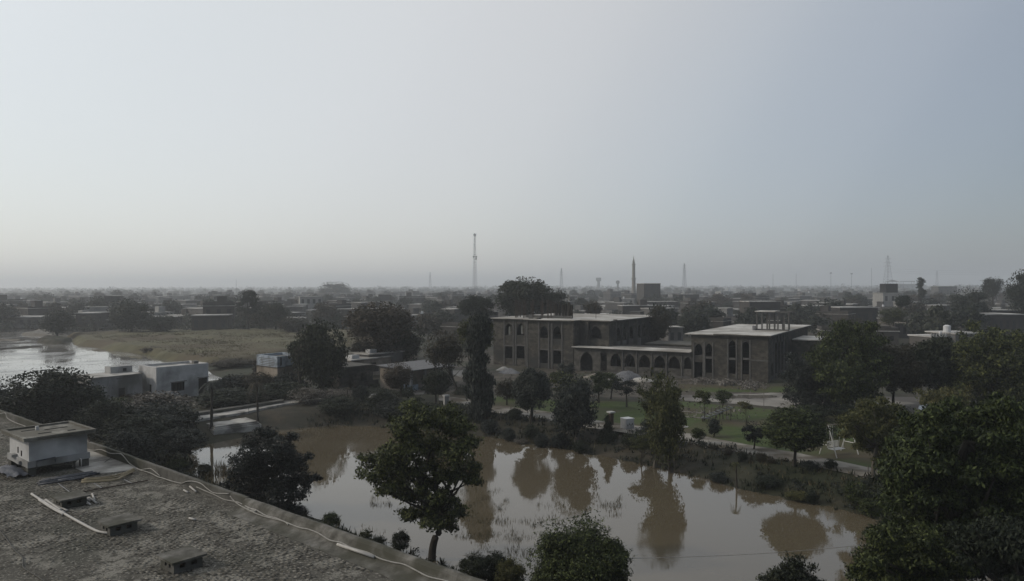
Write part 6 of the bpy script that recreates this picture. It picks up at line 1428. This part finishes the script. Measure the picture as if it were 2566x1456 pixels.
t, W, H = block('pale house with a ragged open parapet left of the white tank house', 2334, 2386, 846, 890, 7, 'greywall', az=80, wins=2)
for i in range(7):
    b = B(); x = W * i / 7; b.box(x, 0, H + .252, x + W / 14, .3, H + .9); b.obj('parapet_post', MT['white2'], t)
b = B(); b.tube([(W * .75, 2, H + .25), (W * .75, 2, H + 1.2)], [.35, .3], 10); b.obj('water_tank', MT['tankplastic'], t)
t, W, H = block('open sided beige shed with a pale thatch edge roof', 2243, 2325, 812, 848, 7, 'farplaster', az=84, wins=5, roofmat='beige')
block('dark long walled compound near the right edge', 2420, 2566, 790, 845, 12, 'farbrick', az=86, wins=9)
block('house with a bright slab roof cut by the right edge', 2490, 2560, 779, 830, 10, 'farbrick', az=86, wins=4, roofmat='pad')
block('flat brick house right of the roof frame of the right block', 2105, 2200, 772, 830, 10, 'farbrick', az=84, wins=5, roofmat='farroof')
block('brick house with a pale doorway behind the roof frame', 1878, 1955, 757, 820, 9, 'farbrick', az=84, wins=4, roofmat='pad')
block('small cream house standing behind the crop field', 432, 470, 742, 770, 9, 'farwhite', az=80, wins=2)
block('pale two storey house with bay windows behind the field', 752, 808, 744, 792, 11, 'farwhite', az=70, floors=2, wins=4)
block('dark square house above the field', 262, 300, 742, 800, 12, 'farbrick', az=70, floors=2, wins=2)
block('low wide mud brick house at the field edge', 480, 570, 792, 834, 9, 'farbrick', az=78, wins=4)
block('wide dim house left behind the flooded field', -30, 100, 796, 822, 12, 'greywall', az=84, wins=7)
block('dark house facing the far corner of the crop field', 190, 246, 786, 826, 11, 'farbrick', az=80, wins=3)
block('square brown house with bright roof line left of the great dark tree', 948, 980, 738, 775, 10, 'farbrick', az=80, wins=2)
block('small white roofed hut behind the arcade', 1675, 1712, 822, 866, 6, 'greywall', az=84, wins=2, roofmat='pad')
block('sloping roofed shed behind the left wing', 1212, 1248, 782, 812, 6, 'farbrick', az=70, wins=1, roofmat='pad')

# towers
def lattice(name, label, px, top, ybase_D, w0, w1, n, cat='tower', group=None, guy=False, arms=0, ra=.08, heads=True):
    D = ybase_D; base = Vector(((px - 1283) / 1832 * D, D, 0)); H = zat(base, top); t = thing(name, label, cat, base, R(20), group)
    b = B(); ww = lambda q: w0 + (w1 - w0) * q
    for (sx_, sy_) in ((-1, -1), (1, -1), (1, 1), (-1, 1)): b.tube([(sx_ * ww(i / n) / 2, sy_ * ww(i / n) / 2, H * i / n) for i in range(n + 1)], ra, 4)
    b.obj('leg', MT['towersteel'], t)
    c = [(-1, -1), (1, -1), (1, 1), (-1, 1)]; b = B()
    for i in range(n):
        for k in range(4):
            p, q = c[k], c[(k + 1) % 4]; a0, a1 = ww(i / n) / 2, ww((i + 1) / n) / 2
            b.tube([(p[0] * a0, p[1] * a0, H * i / n), (q[0] * a1, q[1] * a1, H * (i + 1) / n)], ra * .6, 3, False); b.tube([(p[0] * a1, p[1] * a1, H * (i + 1) / n), (q[0] * a1, q[1] * a1, H * (i + 1) / n)], ra * .6, 3, False)
    tag(b.obj('bracing', MT['towersteel'], t), kind='stuff')
    for k in range(arms):
        b = B(); z = H * (.72 + .10 * k); L_ = w0 * (.75 - .1 * k); b.tube([(-L_, 0, z - .3), (0, 0, z + .5), (L_, 0, z - .3)], ra, 4); b.obj('cross_arm', MT['towersteel'], t)
    return t, H
t, H = lattice('communication_mast', 'tall thin lattice communication mast with a drum at its top on the skyline', 1190, 586, 720, 4.2, 1.2, 26, cat='mast', ra=.07)
for k in range(3):
    a = 2.1 * k; b = B(); b.box(1.1 * math.cos(a) - .3, 1.1 * math.sin(a) - .3, H - 2.2, 1.1 * math.cos(a) + .3, 1.1 * math.sin(a) + .3, H + .3); b.obj('antenna', MT['metal'], t)
b = B(); b.tube([(0, 0, 0), (0, 0, H)], .17, 6); b.obj('core_pole', MT['towersteel'], t)
for (x, z) in ((-1.4, H * .66), (1.4, H * .66), (1.2, H * .63)):
    b = B(); b.tube([(x, -.6, z), (x, -.2, z)], [.9, .7], 12); b.obj('dish', MT['farwhite'], t)
lattice('electricity_pylon', 'large faint lattice pylon right of the centre above the white village house', 2225, 641, 1350, 15, 1.4, 14, 'pylon', 'pylons on the skyline', arms=3, ra=.22)
lattice('electricity_pylon', 'faint grey pylon right of the minaret', 1715, 660, 1900, 9, 1.6, 12, 'pylon', 'pylons on the skyline', arms=3, ra=.5)
lattice('electricity_pylon', 'faint thin pylon left of the minaret, above the unfinished building', 1407, 672, 2000, 8, 1.4, 12, 'pylon', 'pylons on the skyline', arms=2, ra=.4)
lattice('electricity_pylon', 'barely visible pylon left of the lattice mast', 1078, 682, 2300, 8, 1.4, 10, 'pylon', 'pylons on the skyline', arms=2, ra=.3)
lattice('electricity_pylon', 'very faint pylon near the right edge', 2348, 678, 2200, 8, 1.4, 10, 'pylon', 'pylons on the skyline', arms=2, ra=.3)
for px, top, lb in ((2082, 684, 'tall floodlight pole with a small head, left one right of the faint pylon'), (2134, 686, 'tall floodlight pole with a small head, right of its twin'), (2184, 672, 'thin bare pole left of the large pylon'), (1937, 686, 'thin skyline pole above the right block'), (1995, 686, 'thin skyline pole right above the right block roof frame'), (592, 700, 'thin skyline pole above the crop field')):
    D = 900; base = Vector(((px - 1283) / 1832 * D, D, 0)); H = zat(base, top); t = thing('light_pole', lb, 'pole', base, 0, 'thin poles on the skyline')
    b = B(); b.tube([(0, 0, 0), (0, 0, H)], [.22, .12], 6); b.obj('pole', MT['towersteel'], t)
    if 'head' in lb: b = B(); b.box(-1.3, -.3, H - .5, 1.3, .3, H + .4); b.obj('lamp_head', MT['towersteel'], t)
# minaret
D = 800; base = Vector(((1588 - 1283) / 1832 * D, D, 0)); H = zat(base, 641); mn = thing('minaret', 'slender stone minaret with two balconies and a pointed spire', 'minaret', base)
def lathe(prof, sides=14):
    b = B(); n = len(prof)
    for r_, z in prof:
        for k in range(sides): b.v.append((r_ * math.cos(6.2832 * k / sides), r_ * math.sin(6.2832 * k / sides), z))
    for i in range(n - 1):
        for k in range(sides): k2 = (k + 1) % sides; b.f.append((i * sides + k, i * sides + k2, (i + 1) * sides + k2, (i + 1) * sides + k))
    b.f.append(tuple((n - 1) * sides + k for k in range(sides))); return b
lathe([(2.1, 0), (2.0, H * .44), (1.75, H * .47), (1.6, H * .80)]).obj('shaft', MT['minaret'], mn)
lathe([(1.9, H * .455), (2.6, H * .47), (2.6, H * .485), (1.8, H * .487)]).obj('balcony', MT['minaret'], mn)
lathe([(1.5, H * .79), (2.2, H * .80), (2.2, H * .815), (1.3, H * .817)]).obj('balcony', MT['minaret'], mn)
lathe([(1.25, H * .817), (1.2, H * .865), (.9, H * .89), (.35, H * .95), (.08, H)]).obj('spire', MT['minaret'], mn)
# water towers
for px, top, wpx, D, lb in ((1500, 696, 13, 2000, 'faint flat topped water tower left of the minaret'), (1548, 703, 9, 1500, 'small domed tower left of the minaret foot')):
    base = Vector(((px - 1283) / 1832 * D, D, 0)); H = zat(base, top); W = wpx / 1832 * D / 2; t = thing('water_tower', lb, 'water tower', base, 0, 'water towers on the skyline')
    dome = 'domed' in lb
    lathe([(W * .55, 0), (W * .5, H * .7)]).obj('shaft', MT['farplaster'], t); lathe([(W * .5, H * .7), (W, H * .78), (W, H * .95), (W * (.6 if dome else .98), H)] ).obj('tank', MT['farplaster'], t)
# power lines
for k, (z0, z1) in enumerate(((44, 40), (40.5, 37), (37, 34))):
    A = Vector(((2225 - 1283) / 1832 * 1350, 1350, z0)); C = Vector(((2800 - 1283) / 1832 * 1100, 1100, z1)); pts = [A.lerp(C, i / 14) - Vector((0, 0, 5 * math.sin(math.pi * i / 14))) for i in range(15)]
    b = B(); b.tube(pts, .07, 3, False); tag(b.obj('power_line', MT['towersteel']), ['topmost power line running right from the large pylon', 'middle power line running right from the large pylon', 'lowest power line running right from the large pylon'][k], 'power line', 'power lines right of the large pylon')
# cable over the pond
A = PD(2290, 1352, 41); C = PD(1556, 1400, 37.5); b = B(); pts = [A.lerp(C, i / 16) - Vector((0, 0, .22 * math.sin(math.pi * i / 16))) for i in range(17)]
b.tube(pts, .016, 5, False); tag(b.obj('wire', MT['cable']), 'pale wire strung over the near water between bush and big tree', 'wire')

# ================================================================== haze
b = B(); b.box(-9800, -900, -3.2, 9800, 9800, 82); o = b.obj('haze', None) if False else None
me = bpy.data.meshes.new('haze'); me.from_pydata(b.v, [], b.f); hz = bpy.data.materials.new('haze_air'); hz.use_nodes = True; t = hz.node_tree; t.nodes.clear()
vo = t.nodes.new('ShaderNodeVolumePrincipled'); vo.inputs['Color'].default_value = (0.93, 0.965, 1.0, 1); vo.inputs['Density'].default_value = 0.00043; vo.inputs['Anisotropy'].default_value = 0.35
oo = t.nodes.new('ShaderNodeOutputMaterial'); t.links.new(vo.outputs[0], oo.inputs['Volume']); me.materials.append(hz)
tag(link('haze', me), 'thin pale haze over the whole plain', kind='stuff')
